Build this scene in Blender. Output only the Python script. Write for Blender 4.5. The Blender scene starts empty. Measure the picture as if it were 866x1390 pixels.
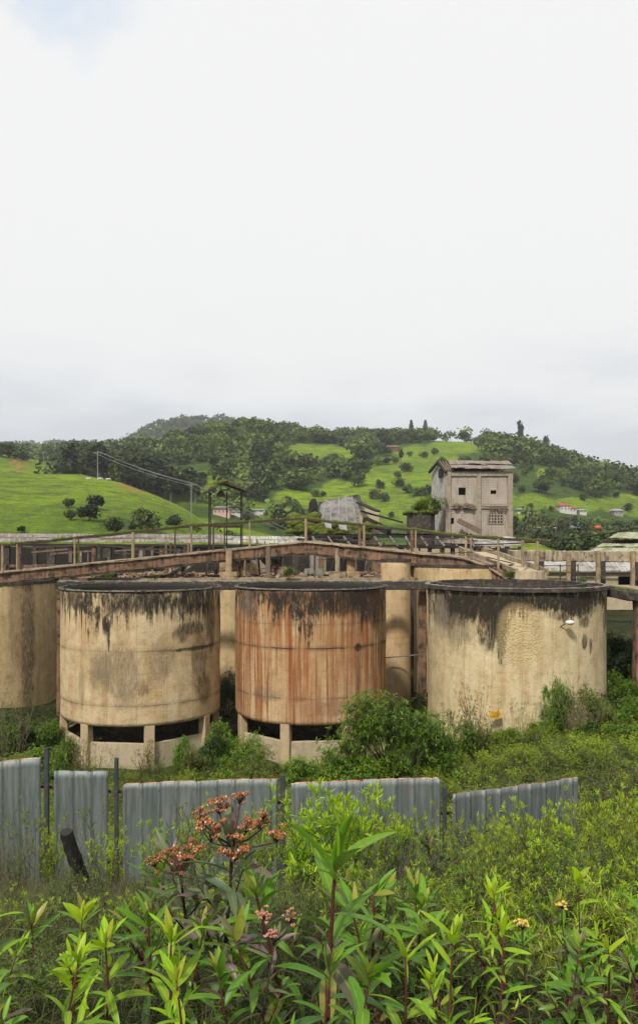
import bpy, math, random
import numpy as np
from mathutils import Vector, Matrix
R = math.radians
random.seed(7)
rng = np.random.default_rng(11)
EYE = 9.2          # eye height over the tank yard
F = 1050.0         # focal length in pixels of the 866 px wide photo
HZ = 740.0         # horizon row
scene = bpy.context.scene
COL = scene.collection

def P(px, py, D):
    return Vector(((px - 433.0) / F * D, D, EYE + (HZ - py) * D / F))
def X(px, D): return (px - 433.0) / F * D
def Zp(py, D): return EYE + (HZ - py) * D / F

# ---------------------------------------------------------------- object helpers
def tagm(o, label=None, cat=None, group=None, kind=None):
    if label: o['label'] = label
    if cat: o['category'] = cat
    if group: o['group'] = group
    if kind: o['kind'] = kind
    return o
def empty(name, loc, label, cat, group=None, rz=0):
    o = bpy.data.objects.new(name, None)
    o.empty_display_size = 0.3
    COL.objects.link(o)
    o.location = loc; o.rotation_euler = (0, 0, rz)
    return tagm(o, label, cat, group)
def mesh_obj(name, V, Fc, mats, parent=None, smooth=False, attrs=None, uv=None, mi=None, loc=None):
    me = bpy.data.meshes.new(name)
    V = np.asarray(V, dtype=np.float64)
    if isinstance(Fc, np.ndarray):
        n, k = Fc.shape
        me.vertices.add(len(V)); me.vertices.foreach_set('co', V.astype(np.float32).ravel())
        me.loops.add(n * k); me.loops.foreach_set('vertex_index', Fc.astype(np.int32).ravel())
        me.polygons.add(n)
        me.polygons.foreach_set('loop_start', (np.arange(n) * k).astype(np.int32))
        me.update(calc_edges=True)
    else:
        me.from_pydata([tuple(v) for v in V], [], Fc)
    if smooth:
        me.polygons.foreach_set('use_smooth', np.ones(len(me.polygons), dtype=bool))
    if mi is not None:
        me.polygons.foreach_set('material_index', np.asarray(mi, dtype=np.int32))
    if attrs:
        for k_, a in attrs.items():
            at = me.attributes.new(k_, 'FLOAT', 'POINT')
            at.data.foreach_set('value', np.asarray(a, dtype=np.float32))
    if uv is not None:                       # uv per vertex
        uvl = me.uv_layers.new(name='UVMap')
        li = np.empty(len(me.loops), dtype=np.int32); me.loops.foreach_get('vertex_index', li)
        uvl.data.foreach_set('uv', np.asarray(uv, dtype=np.float32)[li].ravel())
    for m in (mats if isinstance(mats, (list, tuple)) else [mats]):
        me.materials.append(m)
    me.update()
    o = bpy.data.objects.new(name, me)
    COL.objects.link(o)
    if parent is not None: o.parent = parent
    if loc is not None: o.location = loc
    return o

class MB:
    """collects shapes; O is the origin of the thing, coordinates given in world space"""
    def __init__(s, O=(0, 0, 0)):
        s.v = []; s.f = []; s.O = Vector(O)
    def add(s, vs, fs):
        b = len(s.v)
        s.v.extend([Vector(v) - s.O for v in vs]); s.f.extend([tuple(i + b for i in f) for f in fs])
    def box(s, x0, x1, y0, y1, z0, z1):
        vs = [(x, y, z) for z in (z0, z1) for y in (y0, y1) for x in (x0, x1)]
        s.add(vs, [(0, 2, 3, 1), (4, 5, 7, 6), (0, 1, 5, 4), (2, 6, 7, 3), (0, 4, 6, 2), (1, 3, 7, 5)])
    def beam(s, p, q, w, h, jit=0.0, n=1, bev=0.0, up=(0, 0, 1)):
        p = Vector(p); q = Vector(q); d = (q - p); L = d.length
        if L < 1e-6: return
        d.normalize(); u = Vector(up)
        if abs(d.dot(u)) > .98: u = Vector((0, 1, 0))
        sd = d.cross(u).normalized(); u2 = sd.cross(d).normalized()
        b = bev if bev > 0 else 0
        a, c = w / 2, h / 2
        if b: prof = [(-a, -c + b), (-a, c - b), (-a + b, c), (a - b, c), (a, c - b), (a, -c + b), (a - b, -c), (-a + b, -c)]
        else: prof = [(-a, -c), (-a, c), (a, c), (a, -c)]
        k = len(prof); vs = []; fs = []
        for i in range(n + 1):
            o = p + d * (L * i / n)
            for (x, y) in prof:
                jx = random.uniform(-jit, jit); jy = random.uniform(-jit, jit)
                vs.append(o + sd * (x + jx) + u2 * (y + jy))
        for i in range(n):
            for j in range(k):
                j2 = (j + 1) % k
                fs.append((i * k + j, i * k + j2, (i + 1) * k + j2, (i + 1) * k + j))
        fs.append(tuple(range(k))); fs.append(tuple(n * k + j for j in reversed(range(k))))
        s.add(vs, fs)
    def tube(s, pts, rads, k=6):
        pts = [Vector(p) for p in pts]; n = len(pts)
        if not hasattr(rads, '__len__'): rads = [rads] * n
        vs = []; fs = []
        for i, p in enumerate(pts):
            d = (pts[min(i + 1, n - 1)] - pts[max(i - 1, 0)]).normalized()
            u = Vector((0, 1, 0)) if abs(d.z) > .9 else Vector((0, 0, 1))
            a = d.cross(u).normalized(); b = a.cross(d)
            for j in range(k):
                t = 2 * math.pi * j / k
                vs.append(p + (a * math.cos(t) + b * math.sin(t)) * rads[i])
        for i in range(n - 1):
            for j in range(k):
                j2 = (j + 1) % k
                fs.append((i * k + j, i * k + j2, (i + 1) * k + j2, (i + 1) * k + j))
        fs.append(tuple(reversed(range(k)))); fs.append(tuple((n - 1) * k + j for j in range(k)))
        s.add(vs, fs)
    def ring(s, cx, cy, r0, r1, z0, z1, a0=0, a1=2 * math.pi, n=96, jit=0):
        full = abs(a1 - a0 - 2 * math.pi) < 1e-6
        m = n if full else n + 1
        vs = []; fs = []
        for i in range(m):
            t = a0 + (a1 - a0) * i / n; c, q = math.cos(t), math.sin(t)
            j = random.uniform(-jit, jit)
            vs += [(cx + r0 * c, cy + r0 * q, z0), (cx + (r1 + j) * c, cy + (r1 + j) * q, z0), (cx + (r1 + j) * c, cy + (r1 + j) * q, z1 + j), (cx + r0 * c, cy + r0 * q, z1 + j)]
        for i in range(n):
            a = (i % m) * 4; b = ((i + 1) % m) * 4
            for j in range(4):
                fs.append((a + j, a + (j + 1) % 4, b + (j + 1) % 4, b + j)[::-1])
        if not full:
            fs.append((0, 1, 2, 3)); e = n * 4; fs.append((e + 3, e + 2, e + 1, e))
        s.add(vs, fs)
    def blob(s, c, r, sz=(1, 1, 1), sub=1, jit=.15):
        import bmesh
        bm = bmesh.new(); bmesh.ops.create_icosphere(bm, subdivisions=sub, radius=1)
        vs = [Vector(c) + Vector((v.co.x * sz[0], v.co.y * sz[1], v.co.z * sz[2])) * r * random.uniform(1 - jit, 1 + jit) for v in bm.verts]
        fs = [tuple(v.index for v in f.verts) for f in bm.faces]
        bm.free(); s.add(vs, fs)
    def build(s, name, mat, parent=None, smooth=False, loc=None):
        return mesh_obj(name, s.v, s.f, mat, parent, smooth, loc=loc)

# ---------------------------------------------------------------- noise
def _hash(ix, iy, seed):
    n = (ix.astype(np.int64) * 374761393 + iy.astype(np.int64) * 668265263 + seed * 974711) & 0x7fffffff
    n = ((n ^ (n >> 13)) * 1274126177) & 0x7fffffff
    return ((n ^ (n >> 16)) & 0xffff) / 65535.0
def vnoise(x, y, seed=0):
    x = np.asarray(x, float); y = np.asarray(y, float)
    ix = np.floor(x); iy = np.floor(y); fx = x - ix; fy = y - iy
    fx = fx * fx * (3 - 2 * fx); fy = fy * fy * (3 - 2 * fy)
    a = _hash(ix, iy, seed); b = _hash(ix + 1, iy, seed); c = _hash(ix, iy + 1, seed); d = _hash(ix + 1, iy + 1, seed)
    return (a + (b - a) * fx) * (1 - fy) + (c + (d - c) * fx) * fy
def fbm(x, y, sc, octv=4, seed=0):
    t = 0; a = 1; s = 0
    for i in range(octv):
        t = t + a * (vnoise(np.asarray(x) / sc * 2 ** i, np.asarray(y) / sc * 2 ** i, seed + i * 17) - .5); s += a; a *= .5
    return t / s * 2
def sstep(a, b, x):
    t = np.clip((np.asarray(x, float) - a) / (b - a), 0, 1); return t * t * (3 - 2 * t)

# ---------------------------------------------------------------- material helpers
class NT:
    def __init__(s, name):
        s.m = bpy.data.materials.new(name); s.m.use_nodes = True
        s.t = s.m.node_tree; s.t.nodes.clear()
        s.out = s.n('ShaderNodeOutputMaterial')
    def n(s, typ, **kw):
        nd = s.t.nodes.new(typ)
        for k, v in kw.items(): setattr(nd, k, v)
        return nd
    def l(s, a, b): s.t.links.new(a, b)
    def put(s, v, sock):
        if isinstance(v, bpy.types.NodeSocket): s.l(v, sock)
        elif isinstance(v, (tuple, list)): sock.default_value = tuple(v) + ((1,) if len(v) == 3 and len(sock.default_value) == 4 else ())
        else: sock.default_value = v
    def math(s, op, a, b=0.0, c=None, clamp=False):
        nd = s.n('ShaderNodeMath', operation=op, use_clamp=clamp)
        s.put(a, nd.inputs[0]); s.put(b, nd.inputs[1])
        if c is not None: s.put(c, nd.inputs[2])
        return nd.outputs[0]
    def obj(s): return s.n('ShaderNodeTexCoord').outputs['Object']
    def uv(s): return s.n('ShaderNodeTexCoord').outputs['UV']
    def map(s, v, sc=(1, 1, 1), loc=(0, 0, 0)):
        nd = s.n('ShaderNodeMapping'); s.l(v, nd.inputs[0])
        nd.inputs['Scale'].default_value = sc; nd.inputs['Location'].default_value = loc
        return nd.outputs[0]
    def noise(s, v, sc=1.0, det=4, rough=.55, dim='3D'):
        nd = s.n('ShaderNodeTexNoise', noise_dimensions=dim); s.l(v, nd.inputs['Vector'])
        nd.inputs['Scale'].default_value = sc; nd.inputs['Detail'].default_value = det; nd.inputs['Roughness'].default_value = rough
        return nd.outputs[0]
    def vor(s, v, sc=1.0, feat='F1'):
        nd = s.n('ShaderNodeTexVoronoi', feature=feat); s.l(v, nd.inputs['Vector']); nd.inputs['Scale'].default_value = sc
        return nd.outputs[0]
    def mr(s, v, a, b, c=0.0, d=1.0, smooth=False):
        nd = s.n('ShaderNodeMapRange', interpolation_type='SMOOTHSTEP' if smooth else 'LINEAR', clamp=True)
        s.put(v, nd.inputs[0])
        for i, q in enumerate((a, b, c, d)): s.put(q, nd.inputs[1 + i])
        return nd.outputs[0]
    def mix(s, f, a, b, mode='MIX'):
        nd = s.n('ShaderNodeMix', data_type='RGBA', blend_type=mode)
        s.put(f, nd.inputs[0]); s.put(a, nd.inputs[6]); s.put(b, nd.inputs[7])
        return nd.outputs[2]
    def attr(s, name): return s.n('ShaderNodeAttribute', attribute_name=name).outputs['Fac']
    def island(s): return s.n('ShaderNodeNewGeometry').outputs['Random Per Island']
    def orand(s): return s.n('ShaderNodeObjectInfo').outputs['Random']
    def sep(s, v):
        nd = s.n('ShaderNodeSeparateXYZ'); s.l(v, nd.inputs[0]); return nd.outputs
    def bump(s, h, strength=.3, dist=.05):
        nd = s.n('ShaderNodeBump'); s.put(h, nd.inputs['Height']); nd.inputs['Strength'].default_value = strength; nd.inputs['Distance'].default_value = dist
        return nd.outputs[0]
    def bsdf(s, col, rough=.85, metal=0.0, normal=None, spec=.3):
        b = s.n('ShaderNodeBsdfPrincipled')
        s.put(col, b.inputs['Base Color']); s.put(rough, b.inputs['Roughness']); s.put(metal, b.inputs['Metallic'])
        b.inputs['Specular IOR Level'].default_value = spec
        if normal is not None: s.l(normal, b.inputs['Normal'])
        return b.outputs[0]
    def end(s, sh):
        s.l(sh, s.out.inputs['Surface']); return s.m

def mat_rough(name, c1, c2, c3=None, sc=1.0, amt=.5, bump=.4, rough=.9, streak=0.0, streak_col=(.03, .025, .02)):
    m = NT(name); o = m.obj()
    a = m.mr(m.noise(o, sc, 6, .65), .35, .65)
    col = m.mix(a, c1, c2)
    if c3: col = m.mix(m.mr(m.noise(m.map(o, loc=(7, 3, 5)), sc * 2.3, 6, .7), .5, .62, 0, amt), col, c3)
    if streak:
        st = m.noise(m.map(o, (3, 3, .35)), 2.2, 5, .6)
        col = m.mix(m.mr(st, .48, .66, 0, streak), col, streak_col)
    g = m.noise(o, sc * 14, 4, .7)
    col = m.mix(m.mr(g, .3, .7, 0, .35), col, tuple(c * .55 for c in c1))
    return m.end(m.bsdf(col, rough, normal=m.bump(g, bump, .04)))

def mat_leaf(name, young, old, purple=None, transl=.3, rough=.45, var=.3, midrib=False):
    m = NT(name)
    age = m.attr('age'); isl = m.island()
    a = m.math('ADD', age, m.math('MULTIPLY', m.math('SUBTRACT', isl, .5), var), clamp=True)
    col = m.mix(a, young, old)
    if purple:
        pr = m.mr(m.math('FRACT', m.math('MULTIPLY', isl, 7.31)), .72, .82)
        col = m.mix(m.math('MULTIPLY', pr, .8), col, purple)
    h = m.n('ShaderNodeHueSaturation'); m.l(col, h.inputs['Color'])
    m.l(m.mr(m.math('FRACT', m.math('MULTIPLY', isl, 3.7)), 0, 1, .478, .515), h.inputs['Hue'])
    m.l(m.mr(m.math('ADD', m.math('MULTIPLY', m.orand(), .5), m.math('MULTIPLY', isl, .5)), 0, 1, .72, 1.3), h.inputs['Value'])
    col = h.outputs[0]
    yl = m.mr(m.math('FRACT', m.math('MULTIPLY', isl, 13.7)), .975, .98)
    col = m.mix(m.math('MULTIPLY', yl, .8), col, (.32, .27, .05))
    if midrib:
        sp_ = m.mr(m.noise(m.obj(), 130, 3, .6), .66, .70, 0, .7)
        col = m.mix(sp_, col, (.10, .065, .03))
        mr_ = m.mr(m.attr('rib'), .0, .12, .55, 0)
        col = m.mix(mr_, col, tuple(min(1, c * 1.6 + .02) for c in young))
        col = m.mix(m.mr(m.noise(m.obj(), 40, 4, .6), .5, .75, 0, .35), col, tuple(c * .6 for c in old))
    b = m.bsdf(col, rough, spec=.35)
    t = m.n('ShaderNodeBsdfTranslucent'); m.l(m.mix(.5, col, tuple(min(1, c * 1.5) for c in young)), t.inputs[0])
    mx = m.n('ShaderNodeMixShader'); mx.inputs[0].default_value = transl
    m.l(b, mx.inputs[1]); m.l(t.outputs[0], mx.inputs[2])
    return m.end(mx.outputs[0])
# ---------------------------------------------------------------- terrain heights
RIDGES = [  # crest row per photo column, crest depth, foot depth, back slope
    dict(u=[-2600, -900, -400, -100, 0, 60, 110, 165, 215, 250, 285, 330, 400, 520], py=[690, 560, 590, 626, 642, 643, 644, 656, 674, 690, 712, 742, 800, 860], Dc=240, Df=100, bs=.25, k=.55),
    dict(u=[-2600, -900, -300, 0, 60, 110, 200, 280, 330, 400, 500], py=[640, 540, 585, 617, 627, 633, 640, 664, 690, 725, 800], Dc=370, Df=262, bs=.2, k=.4),
    dict(u=[560, 650, 690, 730, 765, 800, 850], py=[800, 752, 735, 737, 751, 766, 800], Dc=150, Df=100, bs=.3, k=.5),
    dict(u=[-2600, -900, 0, 100, 200, 260, 300, 340, 380, 430, 460, 500, 550, 600, 640, 700, 740, 780, 820, 866, 950, 1500, 3600],
         py=[650, 610, 628, 624, 616, 602, 594, 590, 594, 603, 605, 603, 603, 603, 605, 614, 623, 637, 649, 658, 668, 640, 690], Dc=750, Df=280, bs=.12, k=.35),
    dict(u=[-2600, -900, 0, 100, 160, 185, 215, 250, 300, 330, 360, 400, 440, 520, 700, 810, 866, 950, 1400, 3600],
         py=[640, 600, 610, 608, 606, 593, 579, 573, 571, 575, 583, 596, 604, 618, 645, 650, 640, 628, 600, 660], Dc=1500, Df=1000, bs=.08, k=.4),
    dict(u=[-2600, -900, 0, 60, 100, 180, 300, 800, 866, 950, 3600], py=[640, 585, 606, 602, 606, 606, 615, 655, 638, 632, 650], Dc=2400, Df=1800, bs=.0, k=.4),
]
def floor_z(x, y):
    yk = [-60, 0, 3, 6, 11.5, 15, 20, 26, 31, 36, 60, 100, 260, 4000]
    zk = [7.9, 7.65, 7.3, 6.3, 4.1, 3.0, 1.9, .75, .1, 0, .6, 4.0, 7.5, 8.0]
    z = np.interp(y, yk, zk)
    w = sstep(14, 26, y) * (1 - sstep(60, 110, y))
    z = z + w * (1.5 * sstep(3, 8, x) + 1.6 * sstep(10, 16, x) + .9 * sstep(-12, -18, x))
    return z
def H(x, y):
    x = np.asarray(x, float); y = np.asarray(y, float)
    yy = np.maximum(y, 30.0)
    u = 433 + F * x / yy
    z = floor_z(x, y)
    for i, r in enumerate(RIDGES):
        Dc = r['Dc'] * (1 + .10 * np.sin(u * .011 + i)); Df = r['Df']
        zc = EYE + (HZ - np.interp(u, r['u'], r['py'])) * Dc / F
        zf = floor_z(x, np.full_like(y, Df))
        t = np.clip((y - Df) / (Dc - Df), 0, 1)
        S = r['k'] * t + (1 - r['k']) * (t * (2 - t))
        zr = zf + (zc - zf) * S
        zr = np.where(y > Dc, zc - r['bs'] * (y - Dc), zr)
        z = np.where(y > Df, np.maximum(z, zr), z)
    near = 1 - sstep(60, 140, y)
    z = z + near * (.10 * fbm(x, y, 3.0, 3, 5) + .04 * fbm(x, y, .8, 2, 9))
    far = sstep(110, 200, y)
    z = z + far * (y / 400) * (1.6 * fbm(x, y, 60, 4, 21)) + far * (y > 600) * 0
    return z
def Hs(x, y): return float(H(np.array([x]), np.array([y]))[0])
def proj_row(z, y): return HZ - (z - EYE) * F / y
def hit(px, py, D0=60, D1=3000):
    """first point of the terrain seen at this row and column"""
    D = np.geomspace(D0, D1, 1600); x = (px - 433) / F * D
    z = EYE + (HZ - py) * D / F; g = H(x, D)
    w = np.nonzero(g >= z)[0]
    if len(w) == 0: return None
    d = D[w[0]]; return Vector((x[w[0]], d, g[w[0]]))

GRASS = [(418, 614, 32, 11), (455, 613, 22, 8), (520, 640, 35, 20), (562, 650, 38, 46), (500, 662, 60, 14), (430, 677, 70, 13), (540, 690, 70, 22), (600, 640, 22, 34),
         (618, 607, 40, 8), (720, 683, 30, 11), (736, 642, 14, 7), (778, 686, 34, 11), (846, 684, 34, 14), (746, 713, 18, 5), (318, 600, 16, 5), (332, 618, 10, 5), (352, 641, 20, 5), (326, 634, 6, 13),
         (372, 604, 16, 4), (300, 652, 9, 6), (335, 688, 34, 9), (362, 690, 22, 13), (872, 690, 30, 14), (690, 682, 12, 14), (375, 655, 12, 5), (640, 607, 22, 5), (440, 640, 10, 4), (590, 676, 40, 30), (655, 640, 8, 5), (800, 655, 10, 4), (700, 700, 20, 5)]
def grassmask(px, py):
    g = np.zeros_like(px, dtype=float)
    wob = 9 * fbm(px, py, 18, 4, 31)
    for (a, b, c, d) in GRASS:
        q = ((px + wob * 1.6 - a) / c) ** 2 + ((py + wob * .6 - b) / d) ** 2
        g = np.maximum(g, 1 - sstep(.85, 1.15, q))
    return g

# one sheet, out to the far hills
def sknots():
    a = np.linspace(-.52, .52, 440)
    b = np.geomspace(.53, 2.6, 40)
    return np.concatenate([-b[::-1], a, b])
def yknots():
    return np.concatenate([np.linspace(-60, 0, 14)[:-1], np.linspace(0, 60, 170)[:-1], np.geomspace(60, 420, 150)[:-1], np.geomspace(420, 1700, 130)[:-1], np.geomspace(1700, 4200, 30)])
S_, Y_ = np.meshgrid(sknots(), yknots())
Xg = S_ * (np.maximum(Y_, 0) + 14)
Xg = np.clip(Xg, -2950, 2950)
Zg = H(Xg, Y_)
nr, nc = Xg.shape
idx = np.arange(nr * nc).reshape(nr, nc)
Fg = np.stack([idx[:-1, :-1], idx[:-1, 1:], idx[1:, 1:], idx[1:, :-1]], -1).reshape(-1, 4)
pxg = 433 + F * Xg / np.maximum(Y_, 5); pyg = proj_row(Zg, np.maximum(Y_, 5))
gm = grassmask(pxg, pyg)
wood = np.where((Y_ > 285) & (Y_ < 1000), 1 - gm, 0)
wood = np.where((Y_ > 300) & (Y_ < 420) & (pxg < 300) & ~((pxg > 95) & (pyg < 640) & (pxg < 290)), wood * .15, wood)
wood = np.where(Y_ >= 1000, 1, wood)
scr = np.exp(-(((pxg - 165) / 95) ** 2 + ((pyg - 712) / 17) ** 2)) * (Y_ > 100) * (Y_ < 262)
wood = np.maximum(wood, np.clip(scr * (.35 + .9 * fbm(pxg, pyg, 14, 4, 44) + .2), 0, .85))
yard = 1 - sstep(70, 100, Y_)
earth = np.maximum(.75 * (vnoise(pxg / 3.0, pyg / 2.0, 8) > .35) * np.exp(-(((pxg - 27) / 13) ** 2 + ((pyg - 631) / 9) ** 2) ** 2) * (Y_ > 250) * (Y_ < 420), .8 * np.exp(-(((pxg - 762) / 10) ** 2 + ((pyg - 640) / 5) ** 2) ** 2) * (Y_ > 400))
earth = np.maximum(earth, .9 * np.exp(-(((pxg - 178) / 22) ** 2 + ((pyg - (655 + (pxg - 150) * .30)) / 3.0) ** 2) ** 2) * (Y_ > 180) * (Y_ < 262) * .7)

def mat_ground():
    m = NT('ground_mat'); o = m.obj()
    n1 = m.noise(o, .02, 5, .6); n2 = m.noise(o, .25, 6, .7); n3 = m.noise(m.map(o, (1, 1, 5)), .12, 6, .75)
    g = m.mix(m.mr(n1, .38, .62), (.20, .285, .008), (.115, .185, .010))
    g = m.mix(m.mr(n3, .47, .62, 0, .85), g, (.045, .075, .018))
    rr = m.noise(m.map(o, (.35, .35, 3.2)), .5, 5, .7)
    g = m.mix(m.mr(rr, .5, .64, 0, .75), g, (.065, .085, .028))
    g = m.mix(m.mr(n2, .56, .72, 0, .5), g, (.17, .21, .05))
    n5 = m.noise(m.map(o, (1, 1, 2)), .9, 7, .8)
    g = m.mix(m.mr(n5, .50, .60, 0, .55), g, (.05, .085, .014))
    g = m.mix(m.mr(n5, .46, .38, 0, .5), g, (.24, .31, .02))
    w = m.mix(m.mr(n2, .4, .6), (.030, .055, .010), (.060, .095, .018))
    col = m.mix(m.attr('wood'), g, w)
    so = m.mix(m.mr(m.noise(o, 2.2, 6, .7), .4, .6), (.022, .028, .010), (.045, .052, .018))
    so = m.mix(m.mr(m.noise(o, .7, 4, .6), .52, .66, 0, .6), so, (.07, .06, .035))
    col = m.mix(m.attr('yard'), col, so)
    col = m.mix(m.attr('earth'), col, m.mix(n2, (.42, .16, .06), (.20, .11, .05)))
    h = m.noise(o, .6, 8, .8)
    return m.end(m.bsdf(col, .95, normal=m.bump(h, .8, .8), spec=.1))
ground = mesh_obj('ground', np.stack([Xg.ravel(), Y_.ravel(), Zg.ravel()], -1), Fg, mat_ground(), smooth=True,
                  attrs={'wood': wood.ravel(), 'yard': yard.ravel(), 'earth': earth.ravel()})
tagm(ground, kind='structure')

# ---------------------------------------------------------------- world, sun, camera, air
SUN_EL, SUN_AZ = 47.0, 205.0     # azimuth of the sun, clockwise from +Y (north): behind and left of the camera
w = bpy.data.worlds.new('World'); scene.world = w; w.use_nodes = True
t = w.node_tree; t.nodes.clear()
def wn(typ, **k):
    nd = t.nodes.new(typ)
    for a, b in k.items(): setattr(nd, a, b)
    return nd
sky = wn('ShaderNodeTexSky', sky_type='NISHITA', sun_disc=False, sun_elevation=R(SUN_EL), sun_rotation=R(SUN_AZ))
sky.air_density = 1.0; sky.dust_density = 1.5
tc = wn('ShaderNodeTexCoord'); sx = wn('ShaderNodeSeparateXYZ'); t.links.new(tc.outputs['Generated'], sx.inputs[0])
nz = wn('ShaderNodeTexNoise'); t.links.new(tc.outputs['Generated'], nz.inputs['Vector']); nz.inputs['Scale'].default_value = 5.0; nz.inputs['Detail'].default_value = 6
mp = wn('ShaderNodeMapping'); mp.inputs['Scale'].default_value = (1, 1, 3.5); t.links.new(tc.outputs['Generated'], mp.inputs[0]); t.links.new(mp.outputs[0], nz.inputs['Vector'])
def wmath(op, a, b=0.0):
    nd = wn('ShaderNodeMath', operation=op)
    for i, v in enumerate((a, b)):
        if isinstance(v, bpy.types.NodeSocket): t.links.new(v, nd.inputs[i])
        else: nd.inputs[i].default_value = v
    return nd.outputs[0]
hgt = wmath('ADD', sx.outputs[2], wmath('MULTIPLY', wmath('SUBTRACT', nz.outputs[0], .5), .20))
rp = wn('ShaderNodeValToRGB'); t.links.new(hgt, rp.inputs[0])
cr = rp.color_ramp; cr.elements[0].position = .10; cr.elements[0].color = (.66, .69, .725, 1)
cr.elements[1].position = .26; cr.elements[1].color = (.93, .93, .93, 1)
for p_, c_ in ((.135, (.69, .73, .775, 1)), (.17, (.80, .825, .855, 1)), (.215, (.90, .905, .915, 1))):
    e = cr.elements.new(p_); e.color = c_
WS = 0.1
sc10 = wn('ShaderNodeMix', data_type='RGBA', blend_type='MULTIPLY'); sc10.inputs[0].default_value = 1
t.links.new(rp.outputs[0], sc10.inputs[6]); sc10.inputs[7].default_value = (1 / WS, 1 / WS, 1 / WS, 1)
# a thin place in the cloud, upper left, where the blue shows
hv = Vector((-.33, 1, .76)).normalized()
vm = wn('ShaderNodeVectorMath', operation='DISTANCE'); t.links.new(tc.outputs['Generated'], vm.inputs[0]); vm.inputs[1].default_value = hv
nz2 = wn('ShaderNodeTexNoise'); t.links.new(tc.outputs['Generated'], nz2.inputs['Vector']); nz2.inputs['Scale'].default_value = 9.0; nz2.inputs['Detail'].default_value = 7
dd = wmath('ADD', vm.outputs['Value'], wmath('MULTIPLY', wmath('SUBTRACT', nz2.outputs[0], .5), .22))
hm = wn('ShaderNodeMapRange', interpolation_type='SMOOTHSTEP'); t.links.new(dd, hm.inputs[0])
hm.inputs[1].default_value = .02; hm.inputs[2].default_value = .10; hm.inputs[3].default_value = .4; hm.inputs[4].default_value = 0
mxw = wn('ShaderNodeMix', data_type='RGBA'); t.links.new(hm.outputs[0], mxw.inputs[0]); t.links.new(sc10.outputs[2], mxw.inputs[6])
skb = wn('ShaderNodeMix', data_type='RGBA', blend_type='MULTIPLY'); skb.inputs[0].default_value = 1; t.links.new(sky.outputs[0], skb.inputs[6]); skb.inputs[7].default_value = (3.2, 3.5, 3.1, 1)
t.links.new(skb.outputs[2], mxw.inputs[7])
bg = wn('ShaderNodeBackground'); bg.inputs[1].default_value = WS; t.links.new(mxw.outputs[2], bg.inputs[0])
wo = wn('ShaderNodeOutputWorld'); t.links.new(bg.outputs[0], wo.inputs[0])

sl = bpy.data.lights.new('sun', 'SUN'); sl.energy = 4.2; sl.angle = R(6); sl.color = (1, .95, .86)
so_ = bpy.data.objects.new('sun', sl); COL.objects.link(so_)
sd = Vector((math.sin(R(SUN_AZ)) * math.cos(R(SUN_EL)), math.cos(R(SUN_AZ)) * math.cos(R(SUN_EL)), math.sin(R(SUN_EL))))
so_.rotation_euler = sd.to_track_quat('Z', 'Y').to_euler(); so_.location = sd * 60

cam = bpy.data.cameras.new('camera'); co = bpy.data.objects.new('camera', cam); COL.objects.link(co)
co.location = (0, 0, EYE); co.rotation_euler = (R(90), 0, 0)
cam.sensor_fit = 'VERTICAL'; cam.sensor_height = 36; cam.lens = 36 * F / 1390
cam.shift_y = (HZ - 695) / 1390; cam.clip_start = .05; cam.clip_end = 9000
scene.camera = co
vs_ = scene.view_settings; vs_.view_transform = 'Standard'; vs_.look = 'None'; vs_.exposure = 0; vs_.gamma = 1; vs_.use_curve_mapping = False
scene.render.engine = 'CYCLES'; cy = scene.cycles
cy.use_denoising = True; cy.max_bounces = 5; cy.diffuse_bounces = 3; cy.glossy_bounces = 2; cy.transmission_bounces = 3; cy.volume_bounces = 0; cy.transparent_max_bounces = 4
cy.sample_clamp_indirect = 4

hz = NT('haze_mat'); pv = hz.n('ShaderNodeVolumePrincipled'); pv.inputs['Color'].default_value = (.93, .96, 1.0, 1); pv.inputs['Density'].default_value = .00016
pv.inputs['Anisotropy'].default_value = 0.0
hz.l(pv.outputs[0], hz.out.inputs['Volume'])
hb = MB(); hb.box(-3000, 3000, -120, 4300, -20, 420)
haze = hb.build('haze', hz.m); tagm(haze, kind='stuff')
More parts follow.
